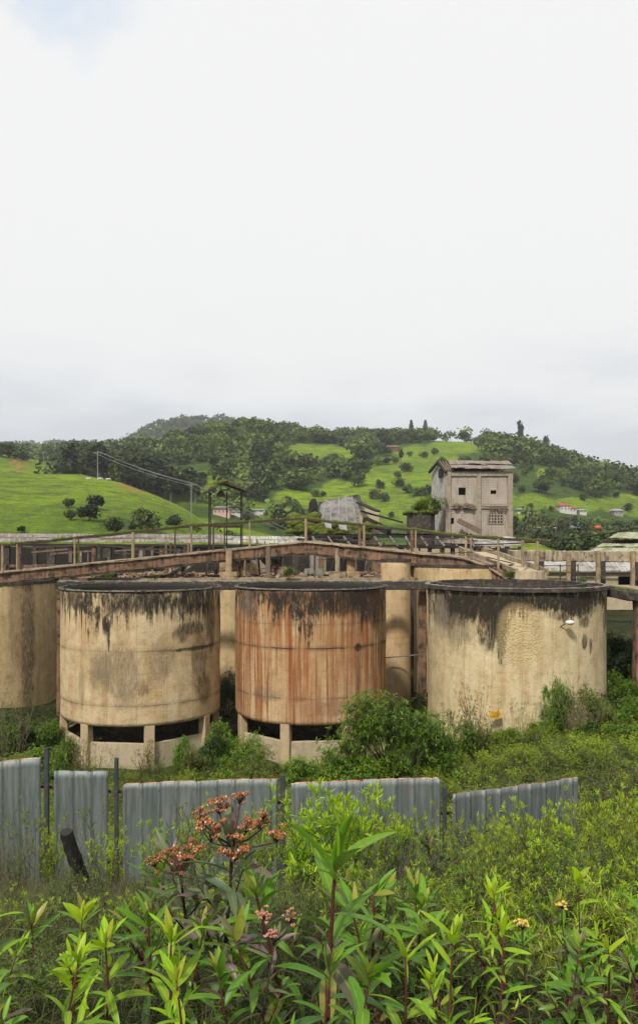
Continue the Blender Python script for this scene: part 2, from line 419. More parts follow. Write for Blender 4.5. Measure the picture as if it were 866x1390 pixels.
# ---------------------------------------------------------------- concrete of the tanks
def mat_tank(name, base=(.46, .335, .18), pale=(.56, .445, .275), rust=0.0, drip=1.0, drip_max=1.4, joints=((2.35, .6),), blots=(), seed=0.0, left_grey=None, rough_patch=None, bottom=5.4):
    m = NT(name); uv = m.uv(); s = m.sep(uv); u, v = s[0], s[1]
    off = (seed * 13.7, seed * 5.1, 0)
    big = m.noise(m.map(uv, (1, 1, 1), off), .45, 5, .6)
    col = m.mix(m.mr(big, .35, .65), base, pale)
    st = m.noise(m.map(uv, (2.6, .3, 1), off), 1, 6, .7)
    st2 = m.noise(m.map(uv, (14, .5, 1), off), 1, 3, .6)
    col = m.mix(m.mr(st, .46, .66, 0, .55), col, (.36, .21, .09))
    col = m.mix(m.mr(st2, .56, .70, 0, .28), col, (.26, .17, .09))
    mot = m.noise(m.map(uv, (1, 1, 1), (off[0] + 3, off[1] + 3, 0)), 1.6, 9, .78)
    col = m.mix(m.mr(mot, .50, .64, 0, .6), col, tuple(c * .52 for c in base))
    col = m.mix(m.mr(mot, .46, .34, 0, .55), col, tuple(min(.7, c * 1.15 + .03) for c in pale))
    fu = m.math('FRACT', m.math('DIVIDE', m.math('ADD', u, 40.3), 1.22)); ln_ = m.math('ABSOLUTE', m.math('SUBTRACT', fu, .5))
    col = m.mix(m.mr(ln_, .004, .016, .38, 0), col, (.16, .11, .065))
    fv = m.math('FRACT', m.math('DIVIDE', m.math('ADD', v, .03), .61)); lv_ = m.math('ABSOLUTE', m.math('SUBTRACT', fv, .5))
    col = m.mix(m.math('MULTIPLY', m.mr(lv_, .008, .03, .3, 0), m.mr(mot, .4, .6)), col, (.18, .12, .07))
    if rust:
        r1 = m.noise(m.map(uv, (3.4, .12, 1), (off[0] + 4, off[1], 0)), 1, 5, .65)
        r2 = m.mr(m.noise(m.map(uv, (.5, .1, 1), off), 1, 2), .32, .55)
        col = m.mix(m.math('MULTIPLY', m.mr(r1, .39, .57, 0, rust), r2), col, (.27, .085, .024))
        r3 = m.noise(m.map(uv, (9, .2, 1), (off[0] + 9, off[1], 0)), 1, 5, .65)
        col = m.mix(m.mr(r3, .50, .62, 0, rust * .9), col, (.20, .06, .02))
    # lighter lime runs
    lr = m.noise(m.map(uv, (11, .3, 1), (off[0] + 2, off[1] + 8, 0)), 1, 3, .5)
    col = m.mix(m.mr(lr, .66, .76, 0, .3), col, (.66, .54, .36))
    # speckle
    sp = m.noise(uv, 26, 4, .75)
    col = m.mix(m.mr(sp, .53, .68, 0, .5), col, (.20, .135, .07))
    # black growth running down from the rim
    ln = m.math('MULTIPLY', m.math('POWER', m.mr(m.noise(m.map(uv, (1, 0, 0), off), 1.1, 2, .5), .3, .7), 1.3), drip_max)
    fz = m.math('MULTIPLY', m.mr(m.noise(m.map(uv, (3.6, .0, 0), off), 1, 6, .78), .38, .66, -.15, 1.0), drip_max * .8)
    length = m.math('ADD', m.math('ADD', m.math('MULTIPLY', ln, .8), fz), .15)
    dm = m.mr(m.math('SUBTRACT', length, v), -.05, .35)
    tex = m.math('ADD', m.math('MULTIPLY', m.mr(m.noise(m.map(uv, (6, 1.5, 1), off), 1, 8, .82), .42, .55), .6), m.math('MULTIPLY', m.mr(m.noise(m.map(uv, (2.6, .9, 1), (off[0] + 5, off[1], 0)), 1, 6, .75), .40, .58), .6), clamp=True)
    top = m.mr(v, .0, .32, .75, 0)
    dmask = m.math('MULTIPLY', m.math('MAXIMUM', m.math('MULTIPLY', dm, tex), m.math('MULTIPLY', top, m.mr(tex, 0, .5, .5, 1))), drip, clamp=True)
    col = m.mix(m.math('MULTIPLY', dmask, .55), col, (.14, .095, .055))
    col = m.mix(m.mr(dmask, .35, .85, 0, .95), col, (.022, .018, .014))
    # construction joints: dark ragged lines with stain beneath
    for (vj, amt) in joints:
        wob = m.math('MULTIPLY', m.math('SUBTRACT', m.noise(m.map(uv, (1, 0, 0), (seed * 3 + vj, 0, 0)), 1.6, 5, .7), .5), .16)
        d = m.math('SUBTRACT', v, m.math('ADD', wob, vj))
        ad = m.math('ABSOLUTE', d)
        gate = m.mr(m.noise(m.map(uv, (1, 0, 0), (seed * 7 + vj * 3, 3, 0)), .8, 3, .6), .42, .55, .35, 1)
        lin = m.math('MULTIPLY', m.mr(ad, .012, .05, 1, 0), m.math('MULTIPLY', gate, amt))
        soft = m.math('MULTIPLY', m.math('MULTIPLY', m.mr(ad, .02, .16, .55, 0), m.mr(tex, .2, .8, .2, 1)), m.math('MULTIPLY', gate, amt))
        col = m.mix(m.math('MAXIMUM', lin, soft), col, (.035, .026, .018))
    # stained patches of their own shape
    for (u0, v0, ru, rv, amt, c) in blots:
        du = m.math('DIVIDE', m.math('SUBTRACT', u, u0), ru); dv = m.math('DIVIDE', m.math('SUBTRACT', v, v0), rv)
        q = m.math('ADD', m.math('MULTIPLY', du, du), m.math('MULTIPLY', dv, dv))
        q = m.math('ADD', q, m.math('MULTIPLY', m.math('SUBTRACT', m.noise(m.map(uv, (4, 1.3, 1), (u0, v0, 0)), 1, 8, .8), .5), 3.4))
        k = m.math('MULTIPLY', m.mr(q, .35, .95, amt, 0), m.mr(m.noise(m.map(uv, (17, 2.2, 1), (v0, u0, 0)), 1, 6, .8), .38, .58, .38, 1.1), clamp=True)
        col = m.mix(k, col, c)
    # pale scoured foot of the wall
    h = m.noise(uv, 9, 6, .75)
    hb_ = h
    if rough_patch:
        (u0, v0, ru, rv) = rough_patch
        du = m.math('DIVIDE', m.math('SUBTRACT', u, u0), ru); dv = m.math('DIVIDE', m.math('SUBTRACT', v, v0), rv)
        q = m.math('ADD', m.math('POWER', m.math('ABSOLUTE', du), 2.5), m.math('POWER', m.math('ABSOLUTE', dv), 2.5))
        q = m.math('ADD', q, m.math('MULTIPLY', m.math('SUBTRACT', h, .5), .5))
        k = m.mr(q, .6, 1.0, 1, 0)
        vv = m.vor(uv, 13)
        col = m.mix(m.math('MULTIPLY', k, .45), col, m.mix(m.mr(vv, .1, .7), (.54, .41, .20), (.38, .28, .13)))
        hb_ = m.math('ADD', h, m.math('MULTIPLY', m.math('MULTIPLY', k, vv), -1.0))
    col = m.mix(m.mr(m.noise(uv, 3.2, 6, .7), .58, .7, 0, .3), col, (.34, .27, .17))
    return m.end(m.bsdf(col, .88, normal=m.bump(hb_, .55, .05), spec=.2))

M = {}
M['conc'] = mat_rough('weathered_concrete', (.36, .28, .18), (.26, .20, .13), (.08, .065, .05), 1.2, .6, streak=.5)
M['concdark'] = mat_rough('blackened_concrete', (.062, .052, .042), (.030, .026, .021), (.20, .16, .115), 1.6, .5, streak=.3)
M['tan'] = mat_rough('tan_plaster', (.40, .29, .165), (.29, .205, .115), (.07, .05, .035), 1.3, .6, streak=.6, streak_col=(.16, .11, .06))
M['tanpale'] = mat_rough('pale_plaster', (.50, .41, .27), (.40, .33, .22), (.2, .16, .1), .8, .4, streak=.25, streak_col=(.18, .14, .09))
M['redconc'] = mat_rough('rusty_concrete', (.27, .155, .09), (.14, .085, .058), (.018, .015, .012), 1.1, 1.0, streak=.9)
M['grey'] = mat_rough('grey_concrete', (.30, .28, .25), (.22, .20, .18), (.07, .065, .06), .9, .6, streak=.35)
M['lip'] = mat_rough('worn_rim', (.30, .27, .22), (.14, .125, .10), (.04, .035, .03), 2.5, .8, streak=0)
M['moss'] = mat_rough('moss', (.12, .155, .012), (.045, .060, .010), (.15, .13, .03), 3, .6, 1.0)
M['darksteel'] = mat_rough('rusty_steel', (.055, .045, .038), (.10, .06, .04), (.03, .028, .026), 5, .5)
M['wood'] = mat_rough('old_timber', (.20, .15, .10), (.13, .095, .065), (.05, .04, .03), 6, .6)
M['black'] = mat_rough('black_and_painted_shade', (.03, .026, .022), (.018, .016, .014), None, 1)  # near black: dark parts, and shade painted into interiors and back walls

def tank_wall(root, cx, cy, Rr, ztop, zbot, mat, matin, thick=.22, seg=192, rows=36):
    a = np.linspace(0, 2 * math.pi, seg + 1)          # u=0 faces the camera side (-Y)
    zz = np.linspace(0, ztop - zbot, rows + 1)
    A, V = np.meshgrid(a, zz)
    ang = A - math.pi
    rad = Rr + .035 * fbm(ang * Rr + 50, V, 1.6, 4, int(abs(cx) * 10) + 3) * (1)
    rad[:, -1] = rad[:, 0]
    x = rad * np.sin(ang); y = -rad * np.cos(ang); z = ztop - V
    Vo = np.stack([x, y, z], -1).reshape(-1, 3); UV = np.stack([ang * Rr, V], -1).reshape(-1, 2)
    idx = np.arange((rows + 1) * (seg + 1)).reshape(rows + 1, seg + 1)
    fo = np.stack([idx[:-1, :-1], idx[1:, :-1], idx[1:, 1:], idx[:-1, 1:]], -1).reshape(-1, 4)
    # inner skin
    ri = Rr - thick
    Vi = np.stack([ri * np.sin(ang), -ri * np.cos(ang), z], -1).reshape(-1, 3)
    fi = fo[:, ::-1] + len(Vo)
    top = np.stack([idx[0, :-1], idx[0, 1:], idx[0, 1:] + len(Vo), idx[0, :-1] + len(Vo)], -1)
    bot = np.stack([idx[-1, 1:], idx[-1, :-1], idx[-1, :-1] + len(Vo), idx[-1, 1:] + len(Vo)], -1)
    Vv = np.concatenate([Vo, Vi]) ; Vv[:, 2] -= root.location.z
    Fv = np.concatenate([fo, fi, top, bot]); mi = np.concatenate([np.zeros(len(fo)), np.ones(len(fi)), np.ones(len(top)), np.zeros(len(bot))])
    return mesh_obj('tank_wall', Vv, Fv, [mat, matin], root, True, uv=np.concatenate([UV, UV]), mi=mi)

def legged_tank(px, D, Rr, label, mat, cols, rim_py, low_py):
    cx = X(px, D); nearD = D - Rr
    ztop = Zp(rim_py, nearD); zb = Zp(low_py, nearD); zsill = zb - .74; zg = -.6
    root = empty('concrete_tank', (cx, D, 0), label, 'tank', 'open concrete tanks in the front row')
    tank_wall(root, cx, D, Rr, ztop, zb, mat, M['black'])
    b = MB(root.location); b.ring(cx, D, Rr - .10, Rr + .045, ztop - .01, ztop + .06, n=150, jit=.022); b.build('rim', M['concdark'], root)
    b = MB(root.location); b.ring(cx, D, Rr + .046, Rr + .062, ztop + .01, ztop + .055, n=150, jit=.012); b.build('worn_lip', M['lip'], root)
    # inner floor so the tank is closed, hopper below it
    b = MB(root.location)
    n = 64; vs = []; 
    for k in range(n):
        t_ = 2 * math.pi * k / n; vs.append((cx + (Rr - .25) * math.cos(t_), D + (Rr - .25) * math.sin(t_), zb + .05))
    for k in range(n):
        t_ = 2 * math.pi * k / n; vs.append((cx + .7 * math.cos(t_), D + .7 * math.sin(t_), zg + .5))
    fs = [(k, (k + 1) % n, n + (k + 1) % n, n + k) for k in range(n)] + [tuple(range(n, 2 * n))[::-1]]
    b.add(vs, fs); b.build('hopper', M['concdark'], root, True)
    pts = []
    for a_ in cols:
        s_, c_ = math.sin(R(a_)), math.cos(R(a_))
        p = Vector((cx + (Rr - .16) * s_, D - (Rr - .16) * c_, 0))
        b = MB(root.location)
        b.beam(p + Vector((0, 0, zg)), p + Vector((0, 0, zb + .02)), .42, .34, .008, 6, .03, up=(s_, -c_, 0))
        b.build('leg', M['tancol'], root)
        pts.append(p)
    for i in range(len(pts)):
        p, q = pts[i], pts[(i + 1) % len(pts)]
        d = (q - p).normalized(); o = Vector((-d.y, d.x, 0)) * .0
        b = MB(root.location); zc_ = (zg + zsill) / 2
        b.beam(p + d * .2 + Vector((0, 0, zc_)), q - d * .2 + Vector((0, 0, zc_)), .16, zsill - zg, .01, 6, .02)
        b.build('infill_wall', M['tanpale'], root)
    return root

M['tancol'] = mat_rough('tan_column', (.50, .38, .23), (.42, .31, .19), (.24, .17, .1), 1.5, .35, streak=.2, streak_col=(.16, .11, .06))
blk = (.028, .022, .016); gry = (.13, .105, .07); brn = (.085, .045, .02)
mt1 = mat_tank('left_tank_concrete', seed=1, drip=1.0, drip_max=2.1, joints=((2.42, .75), (4.62, .6)),
    blots=[(.5, .45, 1.6, .55, .9, blk), (-2.2, .4, 1.0, .45, .9, blk), (2.9, .5, 1.1, .6, .9, blk), (-.35, 3.15, 1.3, 1.15, .62, gry), (.05, 4.2, .55, .75, .5, gry), (.75, 3.9, .35, .4, .55, brn), (2.45, 1.75, .45, .45, .85, blk), (3.1, 1.6, .6, .35, .85, blk), (3.4, 3.0, .55, 1.5, .7, brn),
           (3.7, 4.2, .6, .8, .7, brn), (1.55, 2.9, .7, 1.0, .5, gry), (3.1, 2.45, 1.2, .10, 1, blk), (-1.9, 3.9, .22, 1.2, .5, gry), (4.2, 1.4, .5, 1.6, .8, blk), (-.9, 3.2, .6, 1.0, .4, gry)])
mt2 = mat_tank('middle_tank_concrete', base=(.48, .32, .165), pale=(.52, .385, .225), rust=.95, seed=2.3, drip=1.0, drip_max=1.9, joints=((1.42, .35), (2.42, .95), (4.5, .6)),
    blots=[(1.2, .4, 1.6, .8, 1.0, blk), (2.8, .5, 1.2, 1.0, 1.0, blk), (-1.0, .3, 1.2, .4, .9, blk), (-3.2, .6, .75, .75, .8, (.12, .095, .075)), (3.2, .8, 1.0, 1.1, .75, (.06, .03, .018)), (2.1, .6, .8, .5, .8, blk), (2.15, 3.6, .10, 1.3, .7, (.10, .08, .06)), (.9, 4.9, 1.6, .4, .5, (.2, .1, .05)),
           (-2.0, 4.4, .8, .4, .5, gry), (2.15, 2.45, .25, .2, 1, blk), (3.9, 2.0, .5, 2.0, .6, brn)])
mt3 = mat_tank('right_tank_plaster', base=(.52, .415, .235), pale=(.60, .50, .31), seed=4.2, drip=1.0, drip_max=1.5, joints=(),
    blots=[(-2.9, .7, 1.5, .75, 1.0, blk), (-2.9, .7, 1.3, .6, 1.0, blk), (-2.0, 1.4, .6, 1.2, 1.0, blk), (-1.5, 1.6, .35, 1.5, 1.0, blk), (-1.7, 1.2, .5, 1.1, .9, blk), (-4.2, 1.0, 1.2, .9, 1.0, blk), (-3.5, 1.8, 1.0, .8, .7, gry), (.1, .4, 5.0, .45, 1.3, blk), (1.9, .7, 1.2, .5, 1.1, blk), (1.05, 1.1, .3, .25, .8, blk), (2.15, 1.3, .35, .28, .85, blk),
           (2.15, 2.1, .2, .35, .95, blk), (2.55, 2.3, .1, .4, .8, blk), (-4.6, 1.2, .7, 1.2, .7, (.25, .2, .15)), (3.9, 1.2, .3, .9, .6, brn), (4.2, 1.0, .3, .8, .7, brn), (1.0, .9, .9, .3, .5, blk), (1.4, 5.6, 1.5, .8, .35, (.3, .24, .12))],
    rough_patch=(-.75, 1.75, 1.0, 1.35))
T1 = legged_tank(193, 34.6, 3.46, 'legged concrete tank with grey blotches and short black drips under its rim', mt1, [-76, -29, 18, 65, 110, 155, 200, 244], 803.5, 987)
T2 = legged_tank(422, 35.4, 3.42, 'legged concrete tank streaked all over with orange rust, middle of the front row', mt2, [-66, -18, 29, 76, 121, 166, 211, 255], 801.5, 985)
D3, R3 = 35.0, 3.9
cx3 = X(698, D3); zt3 = Zp(802.5, D3 - R3)
T3 = empty('concrete_tank', (cx3, D3, 0), 'broad pale yellow tank without legs, an oval of broken plaster on its side', 'tank', 'open concrete tanks in the front row')
tank_wall(T3, cx3, D3, R3, zt3, -.4, mt3, M['concdark'])
b = MB(T3.location); b.ring(cx3, D3, R3 - .12, R3 + .16, zt3 - .05, zt3 + .09, n=150, jit=.026); b.build('rim', M['concdark'], T3)
b = MB(T3.location); b.ring(cx3, D3, R3 - .10, R3 + .10, zt3 + .093, zt3 + .12, n=128, jit=.012); b.build('rim_lip', M['lip'], T3)
b = MB(T3.location); b.ring(cx3 - .15, D3 + .3, R3 - .75, R3 - .55, zt3 - 2.5, zt3 + .16, n=128, jit=.02); b.build('inner_ring_wall', M['concdark'], T3)
b = MB(T3.location); b.ring(cx3, D3, .01, R3 - .23, zt3 - 2.6, zt3 - 2.5, n=64); b.build('tank_floor', M['black'], T3)

# lamp on its arm and the small yellow plate
lp = P(753, 856, 31.4); le = P(771, 845, 30.9)
L_ = empty('wall_lamp', lp, 'small round lamp on a curved arm fixed to the pale yellow tank', 'lamp')
b = MB(lp); b.tube([lp + Vector((-.05, .25, -.1)), lp, lp + (le - lp) * .6 + Vector((0, 0, .03)), le], .022, 6); b.build('lamp_arm', M['darksteel'], L_)
mm = NT('lamp_glass'); mlg = mm.end(mm.bsdf((.62, .62, .58), .25, .2))
b = MB(lp); b.blob(le + Vector((.06, 0, 0)), .17, (1.15, .9, .62), 3, .0); b.build('lamp_head', mlg, L_, True)
yp = P(672, 970, D3 - R3 - .03)
mm = NT('yellow_plate'); ob = mm.obj(); myel = mm.end(mm.bsdf(mm.mix(mm.mr(mm.noise(ob, 9, 4), .45, .62), (.62, .40, .02), (.45, .26, .02)), .5))
Yp = empty('warning_plate', yp, 'small faded yellow plate with worn lines of red writing on the pale yellow tank', 'sign')
b = MB(yp); b.box(yp.x - .21, yp.x + .21, yp.y - .02, yp.y + .02, yp.z - .15, yp.z + .15); b.build('plate', myel, Yp)
mm = NT('worn_red_ink'); mred = mm.end(mm.bsdf((.40, .07, .02), .6))
b = MB(yp)
for r_, (zz_, hh) in enumerate(((.075, .028), (.0, .02), (-.07, .028))):
    x_ = -.16
    while x_ < .14:
        w_ = random.uniform(.015, .04); b.box(yp.x + x_, yp.x + x_ + w_, yp.y - .026, yp.y - .0205, yp.z + zz_ - hh, yp.z + zz_ + hh * random.uniform(.3, 1)); x_ += w_ + random.uniform(.012, .03)
b.build('lettering', mred, Yp)
# ---------------------------------------------------------------- storage cylinders behind the front row
def cyl(px, D, hw, top_py, label, mat, zg=-.5, name='storage_cylinder', edge=None):
    Rr = hw * D / F; cx = X(px, D)
    zt = Zp(top_py, D - Rr)
    root = empty(name, (cx, D, 0), label, 'storage cylinder', 'storage cylinders behind the front tanks')
    tank_wall(root, cx, D, Rr, zt, zg, mat, M['black'], .2, 96, 24)
    b = MB(root.location); b.ring(cx, D, Rr - .1, Rr + .05, zt - .1, zt + .05, n=64, jit=.01); b.build('rim', M['concdark'], root)
    b = MB(root.location); b.ring(cx, D, .01, Rr - .21, zt - .8, zt - .7, n=48); b.build('cylinder_floor', M['concdark'], root)
    return root
mtb = mat_tank('far_cylinder_plaster', base=(.50, .37, .19), pale=(.54, .42, .24), seed=6.1, drip=.6, drip_max=.5, joints=(), blots=[(3.9, 3, .5, 6, .75, (.05, .035, .025)), (3.2, 2, .5, 3, .4, brn)])
mtc = mat_tank('pier_plaster', base=(.50, .35, .185), pale=(.50, .38, .22), seed=8.1, drip=.5, drip_max=.4, joints=((4.2, .4),), blots=[(.3, 1.2, .3, .3, .6, blk)])
cyl(-22, 43, 96, 793, 'tall plain tan cylinder cut by the left edge, behind the legged tank', mtb)
cyl(84, 47, 14, 796, 'thin dark-stained round pier in the gap left of the blotchy tank', M['redconc'], name='round_pier')
cyl(310, 44.2, 42, 797, 'plain tan cylinder seen in the gap between the two legged tanks', mtb)
cyl(537, 42.4, 20, 760, 'slim plain tan round pier right of the rust streaked tank', mtc, name='round_pier')
cyl(628, 44, 66, 768, 'broad plain tan cylinder half hidden behind the pale yellow tank', mtb)
# thin pipe crossing between piers
pp = P(540, 892, 41)
pt = empty('water_pipe', pp, 'thin pale pipe crossing low in front of the slim round pier', 'pipe')
b = MB(pp); b.tube([P(522, 893, 41.2), P(576, 888, 40.6)], .035, 6); b.build('pipe', M['lip'], pt)
b = MB(pp); b.beam(P(574, 880, 40.9), P(574, 896, 40.9), .1, .1); b.build('bracket', M['darksteel'], pt)

# ---------------------------------------------------------------- platform slab
x0, x1 = X(80, 39.6), X(582, 39.6); zt = Zp(790, 39.6)
pl = empty('concrete_platform', ((x0 + x1) / 2, 39.6, 0), 'long flat concrete platform with a blackened edge behind the front tanks', 'platform')
b = MB(pl.location); b.box(x0, x1, 44.6, 56, zt - .34, zt - .03); b.build('deck_slab', M['conc'], pl)
b = MB(pl.location); b.beam((x0 - .1, 39.8, zt - .2), (x1 + .15, 39.8, zt - .2), .36, .40, .025, 60, .04); b.build('edge_beam', M['concdark'], pl)
b = MB(pl.location); b.beam((x0 - .1, 39.72, zt + .03), (x1 + .15, 39.72, zt + .03), .16, .06, .02, 60, .01); b.build('pale_kerb', M['lip'], pl)
for px in (84, 573):
    b = MB(pl.location); p = P(px, 800, 40.6); b.beam((p.x, p.y, -.4), (p.x, p.y, zt - .4), .4, .4, .015, 10, .03); b.build('column', M['redconc'], pl)
b = MB(pl.location); b.box(x0, x1 + 2, 55.6, 55.9, -.3, zt - .36); b.build('back_wall', M['concdark'], pl)
ZD = zt

# things standing on the platform
def post_on(px, D, top, w, mat, label, foot=0, name='concrete_post'):
    z1 = Zp(top, D); p = Vector((X(px, D), D, ZD - .03))
    r = empty(name, p, label, 'post', 'posts standing on the platform')
    b = MB(p); b.beam(p, (p.x, p.y, z1), w, w, .012, 6, .02); b.build('shaft', mat, r)
    if foot:
        b = MB(p); b.beam(p + Vector((0, 0, 0)), p + Vector((0, 0, .35)), foot, foot * .8, .02, 2, .05); b.build('footing', mat, r)
post_on(311, 45.4, 748, .34, M['tan'], 'tan post with a wide footing, leftmost under the walkway', 1.0)
post_on(330, 50, 748, .38, M['conc'], 'tan post second from the left under the walkway')
post_on(303, 52, 752, .45, M['tan'], 'set back tan post just left of the footed one')
post_on(364, 45.5, 742, .26, M['wood'], 'dark slender post beside the fallen planks')
post_on(427, 51, 748, .55, M['grey'], 'thick grey post in the middle under the walkway peak', 1.3)
post_on(458, 46, 744, .30, M['conc'], 'tan post with a broad pale footing under the walkway right arm', 1.0)
post_on(476, 46.2, 752, .42, M['tan'], 'stout tan post on a wide block right of the walkway peak', 1.15)
post_on(400, 53, 748, .3, M['concdark'], 'blackened post behind the fallen planks')
post_on(501, 53, 752, .3, M['concdark'], 'blackened post near the slim round pier')
post_on(236, 50, 760, .5, M['tan'], 'short tan post behind the blotchy tank')
# low walls and chambers at the back of the deck
def wall_piece(px0, px1, D, top, label, mat, holes=(), bot=None, name='ruined_wall', th=.3):
    z1 = Zp(top, D); zb = ZD - .05 if bot is None else bot
    xa, xb = X(px0, D), X(px1, D)
    r = empty(name, ((xa + xb) / 2, D, zb), label, 'wall')
    b = MB(r.location); n = max(4, int((xb - xa) / .8))
    xs = sorted(set([xa + (xb - xa) * i / n for i in range(n + 1)] + [X(h, D) for hh in holes for h in hh[:2]]))
    for i in range(len(xs) - 1):
        a, c = xs[i], xs[i + 1]
        mid = (a + c) / 2 / D * F + 433
        jt = random.uniform(-.10, .06)
        hh = next((h for h in holes if h[0] <= mid <= h[1]), None)
        if hh:
            zt_, zb_ = Zp(hh[2], D), Zp(hh[3], D)
            if zb_ > zb + .05: b.box(a, c, D - th / 2, D + th / 2, zb, zb_)
            if z1 + jt > zt_ + .03: b.box(a, c, D - th / 2 , D + th / 2, zt_, z1 + jt)
        else: b.box(a, c, D - th / 2, D + th / 2, zb, z1 + jt)
    b.build('masonry', mat, r)
    return r
wall_piece(92, 300, 54, 764, 'low wall painted dark as shade, with gaps, behind the blotchy tank', M['black'], [(108, 140, 768, 785), (196, 232, 770, 784)])  # deep shade under the walkway painted in as black
wall_piece(296, 420, 55, 752, 'brick wall painted dark as shade under the left part of the walkway peak', M['black'], [(300, 316, 758, 780), (340, 362, 760, 782), (380, 396, 757, 783)])  # brick coloured black to carry the shade below the walkway
wall_piece(420, 530, 55, 752, 'dark brown wall with tall openings under the right arm', M['redconc'], [(440, 452, 757, 781), (460, 470, 757, 781), (484, 505, 759, 783)])
wall_piece(334, 356, 53, 764, 'short tan wall piece standing in the dark under the walkway', M['tan'])
wall_piece(96, 160, 46, 777, 'low tan wall just behind the rim of the blotchy tank', M['tan'])
wall_piece(590, 676, 49, 770, 'sooty wall with a wide black opening behind the pale yellow tank', M['tan'], [(638, 662, 774, 786)], bot=Zp(800, 49))
wall_piece(610, 626, 44.5, 766, 'square tan block behind the left side of the pale yellow tank', M['tanpale'], bot=Zp(795, 44.5), th=1.2, name='concrete_block')
# fallen concrete and planks
def plank(a, c, w, h, mat, label, name='fallen_plank', n=6):
    if a.y < 60: k_ = 1.07; e_ = Vector((0, 0, EYE)); a = (a - e_) * k_ + e_; c = (c - e_) * k_ + e_
    o = b_ = None
    bb = MB(a); bb.beam(a, c, w, h, .015, n, .015); o = bb.build(name, mat); o.location = a
    return tagm(o, label, 'debris', 'fallen planks and beams')
plank(P(362, 759, 45), P(396, 789, 42.5), .75, .3, M['redconc'], 'wide rust brown slab leaning down left of the walkway peak', 'fallen_slab')
plank(P(376, 762, 44.6), P(400, 787, 42.8), .2, .26, M['tan'], 'narrow tan beam leaning against the rust brown slab')
plank(P(384, 777, 43.3), P(372, 789, 42.6), .3, .22, M['lip'], 'short pale beam lying crosswise below the rust brown slab')
plank(P(240, 788, 42), P(262, 766, 46), .14, .16, M['lip'], 'grey plank propped up behind the right side of the blotchy tank')
plank(P(226, 787, 42), P(246, 768, 46), .2, .22, M['redconc'], 'dark plank propped beside the grey one')
plank(P(241, 781, 43), P(252, 789, 41.5), .22, .1, M['lip'], 'short pale board slipping off the platform edge')
plank(P(196, 786, 43), P(222, 783, 44), .9, .35, M['tan'], 'pale broken slab lying flat behind the blotchy tank', 'fallen_slab')
plank(P(120, 779, 44), P(200, 770, 47), .2, .2, M['redconc'], 'long brown beam sagging below the left walkway')
b = MB((0, 48, ZD))
for i in range(240):
    x_ = random.uniform(X(95, 45), X(560, 45)); y_ = random.uniform(44.9, 54)
    b.blob((x_, y_, ZD + .02), random.uniform(.05, .2), (1.3, 1, .6), 1, .3)
tagm(b.build('rubble', M['redconc'], loc=(0, 48, ZD)), kind='stuff')

# ---------------------------------------------------------------- the raised walkway: two sloping arms meeting at a peak
def Dw(px):   # depth of the walkway along the picture
    return np.interp(px, [-60, 415, 720], [41.5, 47.0, 40.5])
def wk(px, py): return P(px, py, float(Dw(px)))
wlk = empty('raised_walkway', (X(415, 47), 47, 0), 'rust brown raised walkway, two arms sloping down from a peak, posts and mossy rail', 'walkway')
O = wlk.location
La = [(-60, 790.5), (30, 781.5), (90, 775.5), (150, 769.5), (220, 762.5), (290, 755.5), (350, 749.5), (415, 743)]
Ra = [(415, 743), (470, 748.5), (520, 753.5), (570, 758.5), (640, 766), (664, 774), (682, 783), (700, 794)]
for arm, nm in ((La, 'left_beam'), (Ra, 'right_beam')):
    b = MB(O); t_ = MB(O); lo = MB(O)
    for i in range(len(arm) - 1):
        p, q = wk(*arm[i]), wk(*arm[i + 1])
        h = (13 if arm is La else 14) * p.y / F * (1 if i else 1.0)
        b.beam(p, q, .35, h * 1.1, .03, 6, .04)
        b.beam(p + Vector((0, 1.5, 0)), q + Vector((0, 1.5, 0)), .35, h, .03, 4, .04)
        t_.beam(p + Vector((0, .7, h * .58)), q + Vector((0, .7, h * .58)), 1.9, .10, .02, 6, .02)
        lo.beam(p + Vector((0, -.05, -h * .62)), q + Vector((0, -.05, -h * .62)), .22, .09, .03, 4)
    b.build('sloping_beam', M['redconc'], wlk); t_.build('walk_slab', M['conc'], wlk); lo.build('lower_flange', M['concdark'], wlk)
# columns that carry it
for px, top, bot in ((60, 790, None), (318, 757, None), (364, 754, None), (562, 768, None), (588, 770, None)):
    p = wk(px, top) + Vector((0, .7, 0)); b = MB(O); b.beam(p, (p.x, p.y, ZD - .3 if px < 600 else 4), .34, .34, .02, 8, .03); b.build('column', M['tan'], wlk)
# canopy rail with moss and its posts
rail = [(-60, 743), (0, 741), (60, 735), (100, 731), (150, 726), (205, 720), (250, 715), (290, 712), (350, 708), (415, 704), (450, 709), (490, 713), (530, 717), (564, 720), (600, 725), (640, 729), (690, 732), (748, 736)]
for i in range(len(rail) - 1):
    p, q = wk(*rail[i]) + Vector((0, .1, 0)), wk(*rail[i + 1]) + Vector((0, .1, 0))
    b = MB(O); b.beam(p, q, .16, .13, .015, 5, .01); b.build('top_rail', M['darksteel'], wlk)
    b = MB(O); n_ = 14
    for k in range(n_):
        if fbm(np.array([i * 3.1]), np.array([k * .21]), 1, 2, 4)[0] > -.25 or i in (3, 4, 7, 8, 12, 13, 14):
            c = p + (q - p) * ((k + .5) / n_); b.blob(c + Vector((0, -.02, .06)), .115, (max(1, (q - p).length / n_ * 6), .8, random.uniform(.4, 1.0)), 1, .2)
    b.build('moss', M['moss'], wlk, True)
def beam_top(px):
    arm = La if px <= 415 else Ra
    return float(np.interp(px, [a[0] for a in arm], [a[1] for a in arm])) - 6
def rail_py(px): return float(np.interp(px, [a[0] for a in rail], [a[1] for a in rail]))
